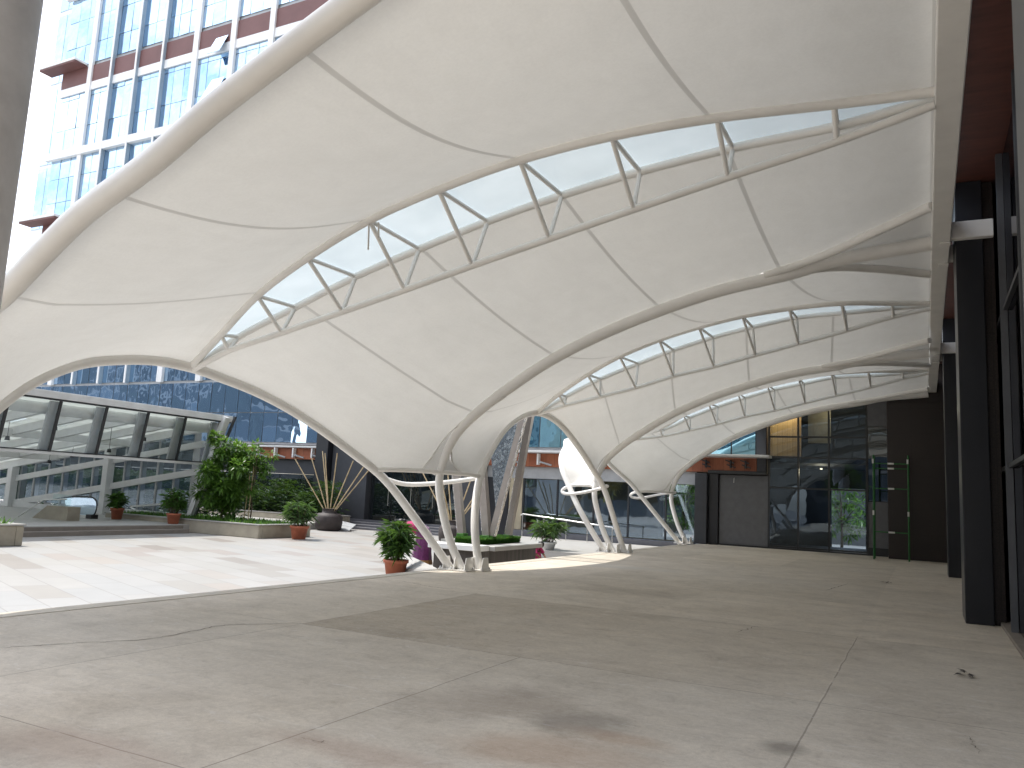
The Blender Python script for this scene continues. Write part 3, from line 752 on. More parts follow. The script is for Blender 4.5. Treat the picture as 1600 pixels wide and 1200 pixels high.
# end of the platform: granite wall, lobby glazing and grey panel
ew = thing('end_wall', (-4.0, YF, 0), 'dark end wall of the platform with lobby glazing, grey panel and granite pier', 'building')
build('granite_pier', MB().bbox(-1.2, .9, 32.25, 33.9, .0, 5.6, .01), 'brown_granite', ew)
build('granite_lintel', MB().box(-1.19, 3, 32.3, 34, 5.603, 9), 'brown_granite', ew)
build('grey_infill', MB().bbox(-7.50, -5.56, 33.42, 33.6, .06, 2.84, .01), 'grey_panel', ew)
build('infill_base', MB().box(-7.6, -1.25, 33.36, 33.6, .0, .058), 'dark_frame', ew)
mb = MB(); mb.bbox(-8.42, -7.93, 33.05, 33.9, .0, 2.86, .01); build('corner_column', mb, 'charcoal_panel', ew)
build('corner_column', MB().bbox(-7.90, -7.52, 33.3, 33.9, .0, 2.86, .01), 'dark_granite', ew)
build('lintel', MB().bbox(-7.92, -5.60, 33.15, 33.9, 2.863, 3.0, .008), 'dark_frame', ew)
build('downpipe_box', MB().bbox(-5.98, -5.62, 33.2, 34, 3.003, 6.2, .01), 'charcoal_panel', ew)
build('wall_hook', MB().tube([(-6.9, 33.40, 2.72), (-6.9, 33.36, 2.7), (-6.91, 33.36, 2.52)], .014, 6), 'white_tag', ew)
cols = [-5.54, -4.43, -3.30, -1.95]; rows = [.10, 2.40, 3.60, 4.42, 6.2]
for j in range(3):
    for i in range(4):
        a = random.uniform(-.003, .003); b = random.uniform(-.003, .003)
        x0, x1, z0, z1 = cols[j] + .035, cols[j + 1] - .035, rows[i] + .035, rows[i + 1] - .035
        mb = MB(); mb.add([(x0, 33.44 + a, z0), (x1, 33.44 - a, z0), (x1, 33.44 + b, z1), (x0, 33.44 - b, z1)], [(0, 1, 2, 3)])
        build('lobby_window', mb, 'lobby_glass', ew)
mb = MB()
for x in cols: mb.box(x - .033, x + .033, 33.38, 33.5, .06, 6.2)
for z in rows:
    for a, b in zip(cols[:-1], cols[1:]): mb.box(a + .034, b - .034, 33.39, 33.49, z - .033, z + .033)
build('window_frame', mb, 'dark_frame', ew)
build('strip_panel', MB().box(-1.91, -1.22, 33.4, 33.6, .3, 2.0), 'grey_panel', ew)
build('strip_panel', MB().box(-1.91, -1.22, 33.4, 33.6, 4.85, 6.2), 'grey_panel', ew)
mb = MB(); mb.box(-1.90, -1.23, 33.45, 33.46, 2.03, 4.82); build('strip_window', mb, 'dark_glass', ew)
build('strip_base', MB().box(-1.92, -1.21, 33.34, 33.6, .06, .297), 'dark_frame', ew)
lob = build('lobby_room', MB().box(-7.5, -3.75, 39.0, 39.1, 0, 6.2).box(-2.35, -1.2, 39.0, 39.1, 0, 6.2).box(-3.75, -2.35, 39.0, 39.1, 2.6, 6.2).box(-7.5, -1.2, 33.62, 39, -.02, .0).box(-7.5, -1.2, 33.62, 39, 6.2, 6.3).box(-1.3, -1.2, 33.62, 39, 0, 6.2).box(-7.5, -7.4, 33.62, 39, 0, 6.2), 'interior_dark', ew)
build('timber_screen', MB().box(-6.4, -4.46, 34.5, 34.6, 3.72, 6.1), 'lobby_timber', lob)
build('timber_screen', MB().box(-4.4, -3.5, 36.2, 36.3, 4.4, 6.1), 'interior_beige', lob)
build('lobby_floor_slab', MB().box(-7.4, -1.3, 33.65, 38.9, 3.42, 3.66), 'interior_dark', lob)
for k, (lx, ly, lz) in enumerate(((-5.0, 34.0, 6.1), (-3.2, 35.3, 6.1), (-2.6, 36.5, 6.1), (-3.8, 35.5, 3.35))):
    t = NT('lamp_glow_%d' % k) if False else None
    build('downlight', MB().lathe([(0, 0), (.05, 0), (.06, .03), (.06, .08)], (lx, ly, lz - .08), 12), 'white_tag', lob)
    ld = bpy.data.lights.new('downlight_lamp', 'POINT'); ld.energy = 70 if k == 0 else 14; ld.color = (1, .8, .5); ld.shadow_soft_size = .06
    lo_ = bpy.data.objects.new('downlight_lamp', ld); COL.objects.link(lo_); lo_.location = (lx, ly, lz - .22)
# terracotta timber band over the ground floor, right of the plaza entrance
# ================================================================== TOWER ACROSS THE PLAZA
tw = thing('glass_tower', (-30, YF, P0), 'tall blue glass office tower with white fins behind the plaza', 'office tower')
def T(u, v): p = aty(u, v, YF); return p
XL = -55.6
core_mb = MB(); core_mb.box(XL + .3, -8.0, YF + .6, YF + 14, 3.9, 62); build('core', core_mb, 'interior_dark', tw)
fins = [(-52.25, .42), (-49.8, .16), (-47.2, .16), (-44.6, .16), (-41.6, .46), (-38.25, .44), (-35.0, .42), (-31.9, .2), (-28.6, .2), (-25.4, .2), (-22.2, .2), (-19., .2), (-15.8, .2), (-12.6, .2), (-9.4, .2)]
levels = [3.75, 7.35, 10.9, 14.9, 19.1, 24.15, 30.6, 36.6, 42.6, 48.6, 55.0]
bays = [XL] + [f[0] for f in fins] + [-7.9]
rnd = random.Random(3)
for bi in range(len(bays) - 1):
    xa, xb = bays[bi], bays[bi + 1]
    for li in range(len(levels) - 1):
        z0, z1 = levels[li], levels[li + 1]
        if bi > 7 and li > 5: continue
        n = max(1, round((xb - xa) / 1.05)); m = 2 if li < 4 else 3
        mb = MB(); sx = (xb - xa) / n
        hs = [z0 + .06] + [z0 + (z1 - z0) * k for k in ((.48,) if m == 2 else (.27, .62))] + [z1 - .06]
        if li >= 4: hs[-1] = z1 - (.75 if li in (5,) else .45)
        for i in range(n):
            for j in range(len(hs) - 1):
                t1, t2 = rnd.uniform(-.011, .011), rnd.uniform(-.011, .011)
                x0, x1, y = xa + sx * i + .02, xa + sx * (i + 1) - .02, YF + .05
                mb.add([(x0, y + t1 + t2, hs[j] + .02), (x1, y - t1 + t2, hs[j] + .02), (x1, y - t1 - t2, hs[j + 1] - .02), (x0, y + t1 - t2, hs[j + 1] - .02)], [(0, 1, 2, 3)])
        build('window', mb, 'tower_glass_teal' if bi >= 11 else 'tower_glass', tw)
build('mullion_backing', MB().box(XL, -7.95, YF + .11, YF + .2, 3.7, 61), 'grey_steel', tw)
for (x, wd) in fins:
    if x > -34: continue
    if wd > .3: build('fin', MB().bbox(x - wd / 2, x + wd / 2, YF - .16, YF + .04, 7.35, 62.2, .01), 'white_powdercoat', tw)
    else: build('fin_web', MB().box(x - .07, x + .07, YF - .22, YF + .04, 7.35, 62.2), 'fin_shade', build('fin', MB().bbox(x - wd / 2, x + wd / 2, YF - .28, YF - .223, 7.35, 62.2, .008), 'white_powdercoat', tw))
for z, h in ((24.15, .5), (36.6, .45), (42.6, .45), (48.6, .5)):
    build('spandrel_band', MB().bbox(XL - .3, -20, YF - .26, YF + .03, z - h, z + .05, .01), 'white_powdercoat', tw)
for z in (19.1, 30.6):
    build('ledge_slab', MB().bbox(XL - 1.3, XL + 2.8, YF - 1.0, YF - .005, z - .1, z + .06, .01), 'white_powdercoat', tw)
    build('ledge_soffit', MB().box(XL - 1.25, XL + 2.75, YF - .95, YF - .006, z - .22, z - .103), 'slab_brown', tw)
    build('recess_band', MB().box(XL + .1, -20, YF - .03, YF + .03, z - 1.5, z - .223), 'slab_brown', tw)
    build('recess_sill', MB().box(XL + .1, -20, YF - .06, YF + .035, z - 2.1, z - 1.503), 'white_powdercoat', tw)
mb = MB(); mb.box(XL - 3.4, XL - .02, YF + 1.2, YF + 14, 17.5, 62); build('side_wing', mb, 'white_powdercoat', tw)
mb = MB()
for z0, z1 in ((19.3, 24), (24.3, 30.3), (30.8, 36.4), (36.8, 42.4)):
    for k in range(3): mb.box(XL - 3.3 + k * 1.1, XL - 2.3 + k * 1.1, YF + 1.15, YF + 1.195, z0, z1)
build('side_window', mb, 'tower_glass', tw)
for (u, v, wd, hh) in ((347, 75, 1.05, 1.5), (340, 145, 1.1, 1.9)):
    p = T(u, v); s_ = math.sin(R_(24)); c_ = math.cos(R_(24))
    leafm = MB(); x0, x1 = p[0] - wd / 2, p[0] + wd / 2; z1 = p[2] + hh / 2
    leafm.add([(x0, YF - .02, z1), (x1, YF - .02, z1), (x1, YF - .02 - hh * s_, z1 - hh * c_), (x0, YF - .02 - hh * s_, z1 - hh * c_),
               (x0, YF - .07, z1), (x1, YF - .07, z1), (x1, YF - .07 - hh * s_, z1 - hh * c_), (x0, YF - .07 - hh * s_, z1 - hh * c_)],
              [(0, 1, 2, 3), (7, 6, 5, 4), (0, 4, 5, 1), (1, 5, 6, 2), (2, 6, 7, 3), (3, 7, 4, 0)])
    build('open_window', leafm, 'tower_glass', tw)
# podium: timber bands, granite portal, ground floor glazing
def band(x0, x1, brackets, nm='white_powdercoat'):
    bd = build('timber_band', MB().bbox(x0, x1, YF - .25, YF + .1, 2.92, 3.52, .008), 'orange_timber', tw)
    build('cap_rail', MB().bbox(x0, x1 if x1 < -20 else -5.4, YF - (.5 if x1 < -20 else 1.0), YF - .26, 3.53, 3.62, .006), 'light_steel', bd)  # right-hand rail drawn out deeper and longer to shade the floor below
    for x in brackets:
        mb = MB(); mb.bbox(x - .04, x + .04, YF - .5, YF - .26, 3.0, 3.5, .004); build('bracket_arm', MB().beam((x + .06, YF - .44, 3.14), (x + .6, YF - .27, 3.0), .05, .08), 'grey_steel', build('bracket', mb, nm, bd))
band(-34.5, -27.6, [-33.9, -32.7, -31.4, -30.1, -28.8])
band(-19.9, -6.0, [-16.9, -15.6, -14.3, -12.4])
for x in (-9.0, -8.2, -7.2, -6.6):
    mb = MB(); mb.beam((x, YF - .4, 3.42), (x + .34, YF - .4, 3.30), .10, .05); mb.beam((x + .06, YF - .4, 3.24), (x + .40, YF - .4, 3.12), .10, .05); mb.box(x + .16, x + .22, YF - .36, YF - .255, 3.1, 3.42)
    build('light_fitting', mb, 'dark_frame', tw)
for (x0, x1, z0, z1) in ((-7.85, -7.06, 3.68, 5.7), (-7.0, -6.08, 3.68, 5.7)):
    build('corner_window', MB().add([(x0, YF - .1, z0), (x1, YF - .1, z0), (x1, YF - .1, z1), (x0, YF - .1, z1)], [(0, 1, 2, 3)]), 'tower_glass_teal', tw)
build('corner_frame', MB().box(-7.9, -6.0, YF - .07, YF + .5, 3.63, 5.9), 'dark_frame', tw)
build('portal_column', MB().bbox(-28.35, -27.55, YF - .7, YF + .4, P0, 12, .015), 'dark_granite', tw)
build('portal_column', MB().bbox(-27.5, -25.2, YF - .35, YF + .4, P0, 12, .015), 'charcoal_panel', tw)
build('portal_column', MB().bbox(-19.85, -18.4, YF - .35, YF + .4, P0, 12, .015), 'charcoal_panel', tw)
build('portal_lintel', MB().bbox(-25.18, -19.87, YF - .3, YF + .4, 2.62, 12, .012), 'charcoal_panel', tw)
gx = [-75, -73, -71, -69, -67, -65, -63, -61, -59, -57, -55, -53, -51, -49.5, -48, -46, -44.6, -43, -41.5, -40, -38.5, -37, -35.6, -34.2, -32.8, -31.3, -29.8, -28.4]
for a, b in zip(gx[:-1], gx[1:]):
    mb = MB(); y = YF + rnd.uniform(-.01, .01); mb.add([(a + .03, YF, .0), (b - .03, y, .0), (b - .03, y, 2.1), (a + .03, YF, 2.1)], [(0, 1, 2, 3)])
    build('ground_window', mb, 'dark_glass', tw)
build('window_head', MB().box(-75, -28.4, YF - .02, YF + .1, 2.13, 2.9), 'charcoal_panel', tw)
build('low_wing', MB().box(-75, -34.52, YF + .02, YF + 8, 2.903, 3.69).box(-75, XL - 3.5, YF + .3, YF + 8, 3.7, 7.4), 'charcoal_panel', tw)
build('window_mullions', MB().box(-75, -28.4, YF + .03, YF + .1, P0, 2.12), 'dark_frame', tw)
dx = [-25.15, -23.85, -22.5, -21.2, -19.9]
for a, b in zip(dx[:-1], dx[1:]):
    mb = MB(); y = YF + rnd.uniform(-.008, .008); mb.add([(a + .03, YF + .02, .02), (b - .03, y + .02, .02), (b - .03, y + .02, 2.55), (a + .03, YF + .02, 2.55)], [(0, 1, 2, 3)])
    d_ = build('glass_door', mb, 'dark_glass', tw)
    mb = MB(); mb.tube([(b - .14, YF - .06, .75), (b - .14, YF - .06, 1.65)], .018, 8)
    for z in (.85, 1.55): mb.tube([(b - .14, YF - .06, z), (b - .14, YF + .02, z)], .012, 6)
    build('handle', mb, 'stainless', d_)
build('door_backing', MB().box(-25.2, -19.9, YF + .06, YF + .12, P0, 2.6), 'dark_frame', tw)
for k in range(4):
    build('entrance_step', MB().bbox(-27.4, -19.2, YF - .4 - .34 * (3 - k) - .0, YF - .36 - .0, P0 + .001 + .112 * k, P0 + .112 * (k + 1), .006), 'dark_step', tw)
rx = [-16.45, -14.75, -13.0, -11.4, -9.75, -8.45]
for a, b in zip(rx[:-1], rx[1:]):
    mb = MB(); y = YF + rnd.uniform(-.008, .008); mb.add([(a + .035, YF, .05), (b - .035, y, .05), (b - .035, y, 2.35), (a + .035, YF, 2.35)], [(0, 1, 2, 3)])
    build('shop_window', mb, 'shop_glass' if 'shop_glass' in MATS else 'lobby_glass', tw)
build('window_head', MB().bbox(-18.38, -8.44, YF - .04, YF + .2, 2.38, 2.915, .006), 'grey_board', tw)
mb = MB()
for x in rx: mb.box(x - .034, x + .034, YF - .05, YF + .06, .04, 2.376)
build('shop_mullions', mb, 'dark_frame', tw)
build('entrance_pier', MB().bbox(-18.38, -17.2, YF - .1, YF + .2, P0, 2.375, .01), 'dark_granite', tw)
build('door_jamb', MB().bbox(-17.18, -16.5, YF - .06, YF + .1, .04, 2.373, .01), 'interior_beige', tw)
build('shop_room', MB().box(-18, -10.9, 37, 37.1, 0, 2.9).box(-9.0, -8.4, 37, 37.1, 0, 2.9).box(-10.9, -9.0, 37, 37.1, 2.5, 2.9).box(-18, -8.4, 33.7, 37, -.02, .02).box(-18, -8.4, 33.7, 37, 2.9, 3.0).box(-14.2, -13.6, 35, 35.6, 0.03, 2.89).box(-11.2, -10.7, 35.6, 36.1, .03, 2.89), 'interior_beige', tw)
build('ramp_plinth', MB().add([(-16.9, 32.7, P0), (-8.45, 32.7, P0), (-8.45, 32.7, .0), (-16.9, 32.7, .035), (-16.9, YF - .06, P0), (-8.45, YF - .06, P0), (-8.45, YF - .06, .0), (-16.9, YF - .06, .035)],
      [(0, 1, 2, 3), (3, 2, 6, 7), (5, 4, 7, 6), (1, 5, 6, 2), (4, 0, 3, 7), (0, 4, 5, 1)]), 'dark_step', tw)

# ================================================================== TERRACE, STEPS, PLANTERS
ZT = -.15
mb = MB(); mb.box(-80, -25.25, 2, YF - 1.6, -.6, ZT); tag(build('terrace', mb, 'ledge_stone'), kind='structure')
mb = MB(); mb.box(-25.247, -24.85, 13.9, 22.03, -.6, ZT - .15); mb.box(-25.247, -25.2, 13.9, 22.03, ZT - .148, ZT - .03)
tag(build('terrace_steps', mb, 'step_edge'), kind='structure')
mb = MB(); mb.box(-11.5, -8.75, 24.9, 32.6, -.44, -.2); mb.box(-16.5, -11.503, 26.6, 32.65, -.44, -.2)
tag(build('stone_ledge', mb, 'ledge_stone'), kind='structure')

def planter(name, x0, x1, y0, y1, z0, z1, label, wall=.22):
    t = thing(name, ((x0 + x1) / 2, (y0 + y1) / 2, z0), label, 'planter')
    mb = MB(); mb.bbox(x0, x1, y0, y0 + wall, z0, z1, .02); mb.bbox(x0, x1, y1 - wall, y1, z0, z1, .02)
    mb.bbox(x0, x0 + wall, y0 + wall, y1 - wall, z0, z1, .02); mb.bbox(x1 - wall, x1, y0 + wall, y1 - wall, z0, z1, .02)
    build('wall', mb, 'sandstone', t)
    mb = MB(); mb.box(x0 - .03, x1 + .03, y0 - .03, y0 + wall + .02, z1 + .001, z1 + .04); mb.box(x0 - .03, x1 + .03, y1 - wall - .02, y1 + .03, z1 + .001, z1 + .04)
    mb.box(x0 - .03, x0 + wall + .02, y0 + wall + .021, y1 - wall - .021, z1 + .001, z1 + .04); mb.box(x1 - wall - .02, x1 + .03, y0 + wall + .021, y1 - wall - .021, z1 + .001, z1 + .04)
    build('coping', mb, 'ledge_stone', t)
    mb = MB(); mb.box(x0 + wall, x1 - wall, y0 + wall, y1 - wall, z0, z1 - .1); build('soil_bed', mb, 'soil', t)
    return t
planter('stone_planter', -30.2, -21.7, 22.35, 25.2, P0, .02, 'long sandstone planter with the leafy tree, left of the bamboo urn')
planter('stone_planter', -26.2, -22.05, 10.6, 13.9, P0, .10, 'small sandstone planter cut off by the left edge of the photo')
planter('hedge_planter', -46, -25.6, 30.6, 32.6, P0, .12, 'low sandstone planter of the dark hedge along the glass facade', .2)

def blades(mb, x0, x1, y0, y1, z, n, h, wdt, rg, lean=.5):
    for _ in range(n):
        p = (rg.uniform(x0, x1), rg.uniform(y0, y1), z)
        th = rg.uniform(0, 6.28); l = rg.uniform(.2, lean)
        mb.leaf(p, (math.cos(th) * l, math.sin(th) * l, 1), h * rg.uniform(.5, 1.1), wdt, .1)
rg = random.Random(5)
mb = MB(); blades(mb, -29.9, -21.95, 22.6, 24.95, -.1, 3200, .34, .07, rg, .8)
tag(build('ground_cover', mb, 'bed_leaf'), 'short green ground cover filling the long sandstone planter', 'ground cover', kind='stuff')
mb = MB(); blades(mb, -25.9, -22.3, 10.85, 13.65, 0, 1100, .45, .09, rg, .9)
tag(build('ground_cover', mb, 'bed_leaf'), 'leafy green plants in the small planter at the left edge', 'ground cover', kind='stuff')
mb = MB()
for _ in range(8500):
    x = rg.uniform(-45.8, -25.8); y = rg.uniform(30.75, 32.4); z = .05 + 1.75 * rg.random() ** .8 * (.8 + .2 * math.sin(x * 2.1))
    th = rg.uniform(0, 6.28); mb.leaf((x, y, z), (math.cos(th), math.sin(th), rg.uniform(.1, 1.0)), rg.uniform(.28, .5), .075, .45)
mb2 = MB()
for _ in range(6500):
    x = rg.uniform(-44, -27.2); y = rg.uniform(26.0, 27.4); z = ZT + 2.0 * rg.random() ** .9
    th = rg.uniform(0, 6.28); mb2.leaf((x, y, z), (math.cos(th), math.sin(th), rg.uniform(.1, 1.0)), rg.uniform(.28, .5), .085, .45)
tag(build('hedge', mb2, 'hedge_leaf'), 'dark leafy hedge growing behind the end glazing of the escalator pavilion', 'hedge')
tag(build('hedge', mb, 'hedge_leaf'), 'dense dark green strap-leaved hedge along the glass facade behind the bamboo', 'hedge')

# trees and shrubs
def crown(mb, c, rad, n, size, rg, clumps=26, m=0):
    cs = []
    for _ in range(clumps):
        d = V3([rg.gauss(0, 1), rg.gauss(0, 1), rg.gauss(0, 1)]); d /= np.linalg.norm(d)
        cs.append((V3(c) + d * V3(rad) * rg.uniform(.35, .98), rg.uniform(.16, .34) * min(rad)))
    for _ in range(n):
        cc, r = rg.choice(cs); d = V3([rg.gauss(0, 1), rg.gauss(0, 1), rg.gauss(0, 1)]); d /= np.linalg.norm(d)
        p = cc + d * r * rg.random() ** .4
        o = d + V3([rg.uniform(-.6, .6), rg.uniform(-.6, .6), rg.uniform(-.3, .5)])
        mb.leaf(p, o, size * rg.uniform(.6, 1.2), size * .36, .3, m)
    return cs
def tree(name, base, h, c, rad, n, size, mat, label, tr=.07, clumps=30, seed=1):
    rg = random.Random(seed); t = thing(name, base, label, 'tree'); b = V3(base)
    mb = MB(); cs = crown(mb, c, rad, n, size, rg, clumps); build('crown', mb, mat, t)
    mb = MB(); mb.tube(spline([b, b + V3([.03, .02, h * .25]), b + V3([-.02, 0, h * .5]), V3(c)], 4), np.linspace(tr, tr * .45, 13), 8)
    for cc, r in cs[:9]:
        s0 = b + (V3(c) - b) * rg.uniform(.45, .9); mb.tube(spline([s0, (s0 + cc) / 2 + V3([0, 0, .12]), cc], 3), np.linspace(tr * .4, tr * .12, 7), 6)
    build('trunk', mb, 'bark', t); return t
tree('leafy_tree', (-24.95, 23.6, -.08), 2.2, (-24.95, 23.6, 1.95), (1.2, 1.05, 1.7), 6000, .26, 'tree_leaf', 'bright green bushy tree in the long sandstone planter', .06, 46, 2)
tree('slender_tree', (-24.1, 24.3, -.08), 2.4, (-23.9, 24.2, 2.55), (.75, .6, .85), 900, .22, 'tree_leaf', 'thin staked young tree right of the bushy tree', .03, 16, 4)
stk = thing('tree_stakes', (-24.15, 24.2, -.08), 'two thin wooden stakes supporting the young tree in the planter', 'stakes')
for dx in (-.13, .1): build('stake', MB().tube([(-24.15 + dx, 24.15, -.08), (-24.1 + dx * .6, 24.2, 2.3)], .02, 6), 'bamboo', stk)

def palm_mesh(mb, h, rg, stems=14, spread=.45, leaf=.42, w=.06, per=11, m=0, ms=1, lowest=.15):
    for s in range(stems):
        th = rg.uniform(0, 6.28); rr = spread * rg.random() ** .6; hh = h * rg.uniform(.35, 1.0) * (1 - .25 * rr / spread)
        top = V3([rr * math.cos(th), rr * math.sin(th), hh]); bs = top * V3([.35, .35, 0])
        mb.tube([bs, (bs + top) / 2 + V3([0, 0, .04]), top], .011, 5, ms)
        for lv in range(3):
            q = bs + (top - bs) * (1 - .2 * lv)
            if q[2] < lowest * .6: continue
            for k in range(per // (1 + (lv > 0))):
                a = rg.uniform(0, 6.28); e = rg.uniform(-.25, 1.0)
                mb.leaf(q, (math.cos(a), math.sin(a), e), leaf * rg.uniform(.65, 1.15), w, rg.uniform(.2, .6), m)
def potted_palm(name, loc, h, label, pr=.33, ph=.42, seed=1, mat='palm_leaf', spread=.45, stems=15, leaf=.4, potmat='terracotta_pot', w=.06):
    rg = random.Random(seed); t = thing(name, loc, label, 'potted plant')
    mb = MB(); mb.lathe([(0, .0), (pr * .72, 0), (pr * .95, ph * .82), (pr * 1.0, ph * .82), (pr * 1.06, ph * .84), (pr * 1.06, ph), (pr * .96, ph), (pr * .9, ph * .86)], loc, 28)
    build('pot', mb, potmat, t)
    mb = MB(); mb.lathe([(0, ph * .9), (pr * .93, ph * .87)], loc, 20); build('soil', mb, 'soil', t)
    mb = MB(); palm_mesh(mb, h, rg, stems, spread, leaf, w)
    mb.v = [(x + loc[0], y + loc[1], z + loc[2] + ph * .85) for x, y, z in mb.v]
    build('foliage', mb, [mat, 'bark'], t); return t
potted_palm('potted_palm', tuple(atz(617, 903, P0)), 1.02, 'lush green palm in a terracotta pot on the plaza beside the near canopy legs', .28, .42, 3, stems=40, spread=.30, leaf=.36, w=.05)
potted_palm('potted_palm', (-21.0, 23.75, P0), 1.15, 'dark bushy palm in a terracotta pot at the right end of the long planter', .34, .5, 9, spread=.5, stems=24, mat='palm_leaf_grey')
potted_palm('potted_shrub', (-28.75, 21.8, ZT), .7, 'small potted shrub in a terracotta pot by the escalator', .25, .45, 11, 'shrub_leaf', .36, 22, .3)
potted_palm('potted_shrub', (-25.75, 22.0, ZT), 1.1, 'potted shrub in a terracotta pot between the terrace steps and the long planter', .26, .4, 12, 'shrub_leaf', .42, 26, .34)
potted_palm('ledge_palm', (-11.55, 25.5, -.2), 1.0, 'green palm in a white pot on the stone ledge beside the handrail', .32, .26, 14, 'palm_leaf_grey', .5, 22, .38, 'white_laminate')

# urns with bamboo poles
def urn(loc, poles, label, seed, sc=1.):
    t = thing('bamboo_urn', loc, label, 'urn', 'urns of bamboo poles')
    mb = MB(); mb.lathe([(0, 0), (.46 * sc, 0), (.58 * sc, .1 * sc), (.62 * sc, .35 * sc), (.62 * sc, .62 * sc), (.5 * sc, .78 * sc), (.34 * sc, .80 * sc), (.33 * sc, .98 * sc), (.36 * sc, 1.0 * sc), (.30 * sc, 1.0 * sc), (.28 * sc, .7 * sc), (0, .6 * sc)], loc, 30)
    build('urn', mb, 'dark_urn', t); b = V3(loc) + V3([0, 0, .7 * sc])
    for (u, v, dy) in poles:
        p = aty(u, v, loc[1] + dy); o = b + (p - b) * V3([.06, .06, 0])
        build('bamboo_pole', MB().tube([o, p], .026, 7), 'bamboo', t)
    return t
urn((-24.46, 29.6, P0), [(461, 717, -.4), (487, 716, .1), (504, 705, .4), (508, 708, .3), (527, 708, -.5), (552, 720, .2), (569, 728, -.3), (576, 735, .3)], 'dark urn of splayed bamboo poles beside the granite portal', 1)
urn((-17.1, 28.4, P0), [(652, 722, .2), (681, 735, .1), (688, 742, -.3), (700, 741, .4), (741, 735, .1), (760, 760, -.2), (757, 752, -.3)], 'dark urn of bamboo poles half hidden behind the canopy legs', 2, .9)
# folded grey boards by the steps
fb = thing('grey_boards', (-22.9, 30.2, P0), 'two flat grey boards lying at an angle by the entrance steps', 'boards')
a, b, c, d = (V3(p) for p in (atz(525, 829, P0), atz(546, 831, P0), aty(556, 821, 31.2), aty(532, 815, 31.2)))
a[2] = b[2] = P0 + .03
for t0, t1 in ((0, .48), (.5, 1.)):
    q = [a + (d - a) * t0, b + (c - b) * t0, b + (c - b) * t1, a + (d - a) * t1]
    build('board', MB().add([p for p in q] + [p + V3([0, 0, .05]) for p in q], [(3, 2, 1, 0), (4, 5, 6, 7), (0, 1, 5, 4), (1, 2, 6, 5), (2, 3, 7, 6), (3, 0, 4, 7)]), 'grey_board', fb)

# ================================================================== GREY WOOD PLANTER WITH INCLINED COLUMNS
wp = thing('wood_planter', (-12.4, 20.5, P0), 'grey timber clad planter with white coping and turf behind the near canopy legs', 'planter')
X0, X1, Y0, Y1 = -11.55, -10.08, 18.3, 21.5
build('cladding', MB().bbox(X0, X1, Y0, Y1, P0, .12, .01), 'grey_wood', wp)
mb = MB(); mb.bbox(X0 - .1, X1 - .0, Y0 - .16, Y0 + .35, .123, .27, .012); build('front_coping', mb, 'white_laminate', wp)
mb = MB(); mb.bbox(X1 - .35, X1 + .16, Y0 + .353, Y1 + .1, .123, .245, .012); mb.bbox(X0 - .1, X0 + .3, Y0 + .353, Y1 + .1, .123, .245, .012); mb.bbox(X0 + .31, X1 - .36, Y1 - .3, Y1 + .1, .123, .245, .012); build('side_coping', mb, 'ledge_stone', wp)
rg = random.Random(8); mb = MB(); mb.box(X0 + .4, X1 - .36, Y0 + .4, Y1 - .35, .123, .37)
for _ in range(7000):
    x, y = rg.uniform(X0 + .38, X1 - .33), rg.uniform(Y0 + .38, Y1 - .33); mb.leaf((x, y, .365), (rg.uniform(-.5, .5), rg.uniform(-.5, .5), 1), .075, .02, 0)
for _ in range(2500):
    x, z = rg.uniform(X0 + .4, X1 - .34), rg.uniform(.2, .38); mb.leaf((x, Y0 + .4, z), (rg.uniform(-.5, .5), -1, rg.uniform(-.2, .6)), .06, .02, 0); y = rg.uniform(Y0 + .4, Y1 - .35); mb.leaf((X1 - .36, y, z), (1, rg.uniform(-.5, .5), rg.uniform(-.2, .6)), .06, .02, 0)
build('turf', mb, 'turf', wp)
def incl(u0, v0, u1, v1, y, wd, label, mats=('stone_clad',), ztop=4.9, dy=.0, lit=None):
    b = aty(u0, v0, y); b[2] = .372; t_ = aty(u1, v1, y + dy); d = (t_ - b); k = (ztop - b[2]) / d[2]; e = b + d * k
    t = thing('inclined_column', b, label, 'column', 'inclined columns on the turf planter')
    build('shaft', MB().beam(b + d / np.linalg.norm(d) * .1, e, wd, wd * .9, (0, 1, 0)), 'stone_clad', t)
    build('foot', MB().bbox(b[0] - wd * .6, b[0] + wd * .6, b[1] - wd * .7, b[1] + wd * .7, .372, .47, .01), 'turf', t)
    ax = np.cross(d, (0, 1, 0)); ax /= np.linalg.norm(ax)
    build('mirror_strip', MB().beam(b + d / np.linalg.norm(d) * .12 + ax * (wd * .5 + .012) * lit, e + ax * (wd * .5 + .012) * lit, .02, wd * .8, (0, 1, 0)), 'rippled_mirror_steel', t)
    return b, e
incl(723, 826, 714, 748, 19.6, .19, 'leaning stone clad column at the left of the turf planter', lit=1)
b1, e1 = incl(762, 831, 751, 690, 19.5, .2, 'upright stone clad column forming the left arm of the V', lit=1)
b2, e2 = incl(768, 831, 818, 650, 19.55, .16, 'slanting column forming the right arm of the V', lit=-1)
incl(794, 830, 829, 650, 20.6, .17, 'slanting copper mirrored column right of the V', lit=1)
pn = thing('mosaic_panel', b1, 'triangular mirror mosaic panel set between the two arms of the V', 'panel')
yy = 19.6
tri = [(b1[0] + .25, yy, .6), (e1[0] + .2, yy, e1[2]), (e2[0] - .3, yy, e2[2])]
build('panel', MB().add([p for p in tri] + [(x, y + .05, z) for x, y, z in tri], [(0, 2, 1), (3, 4, 5), (0, 1, 4, 3), (1, 2, 5, 4), (2, 0, 3, 5)]), 'mirror_mosaic', pn)

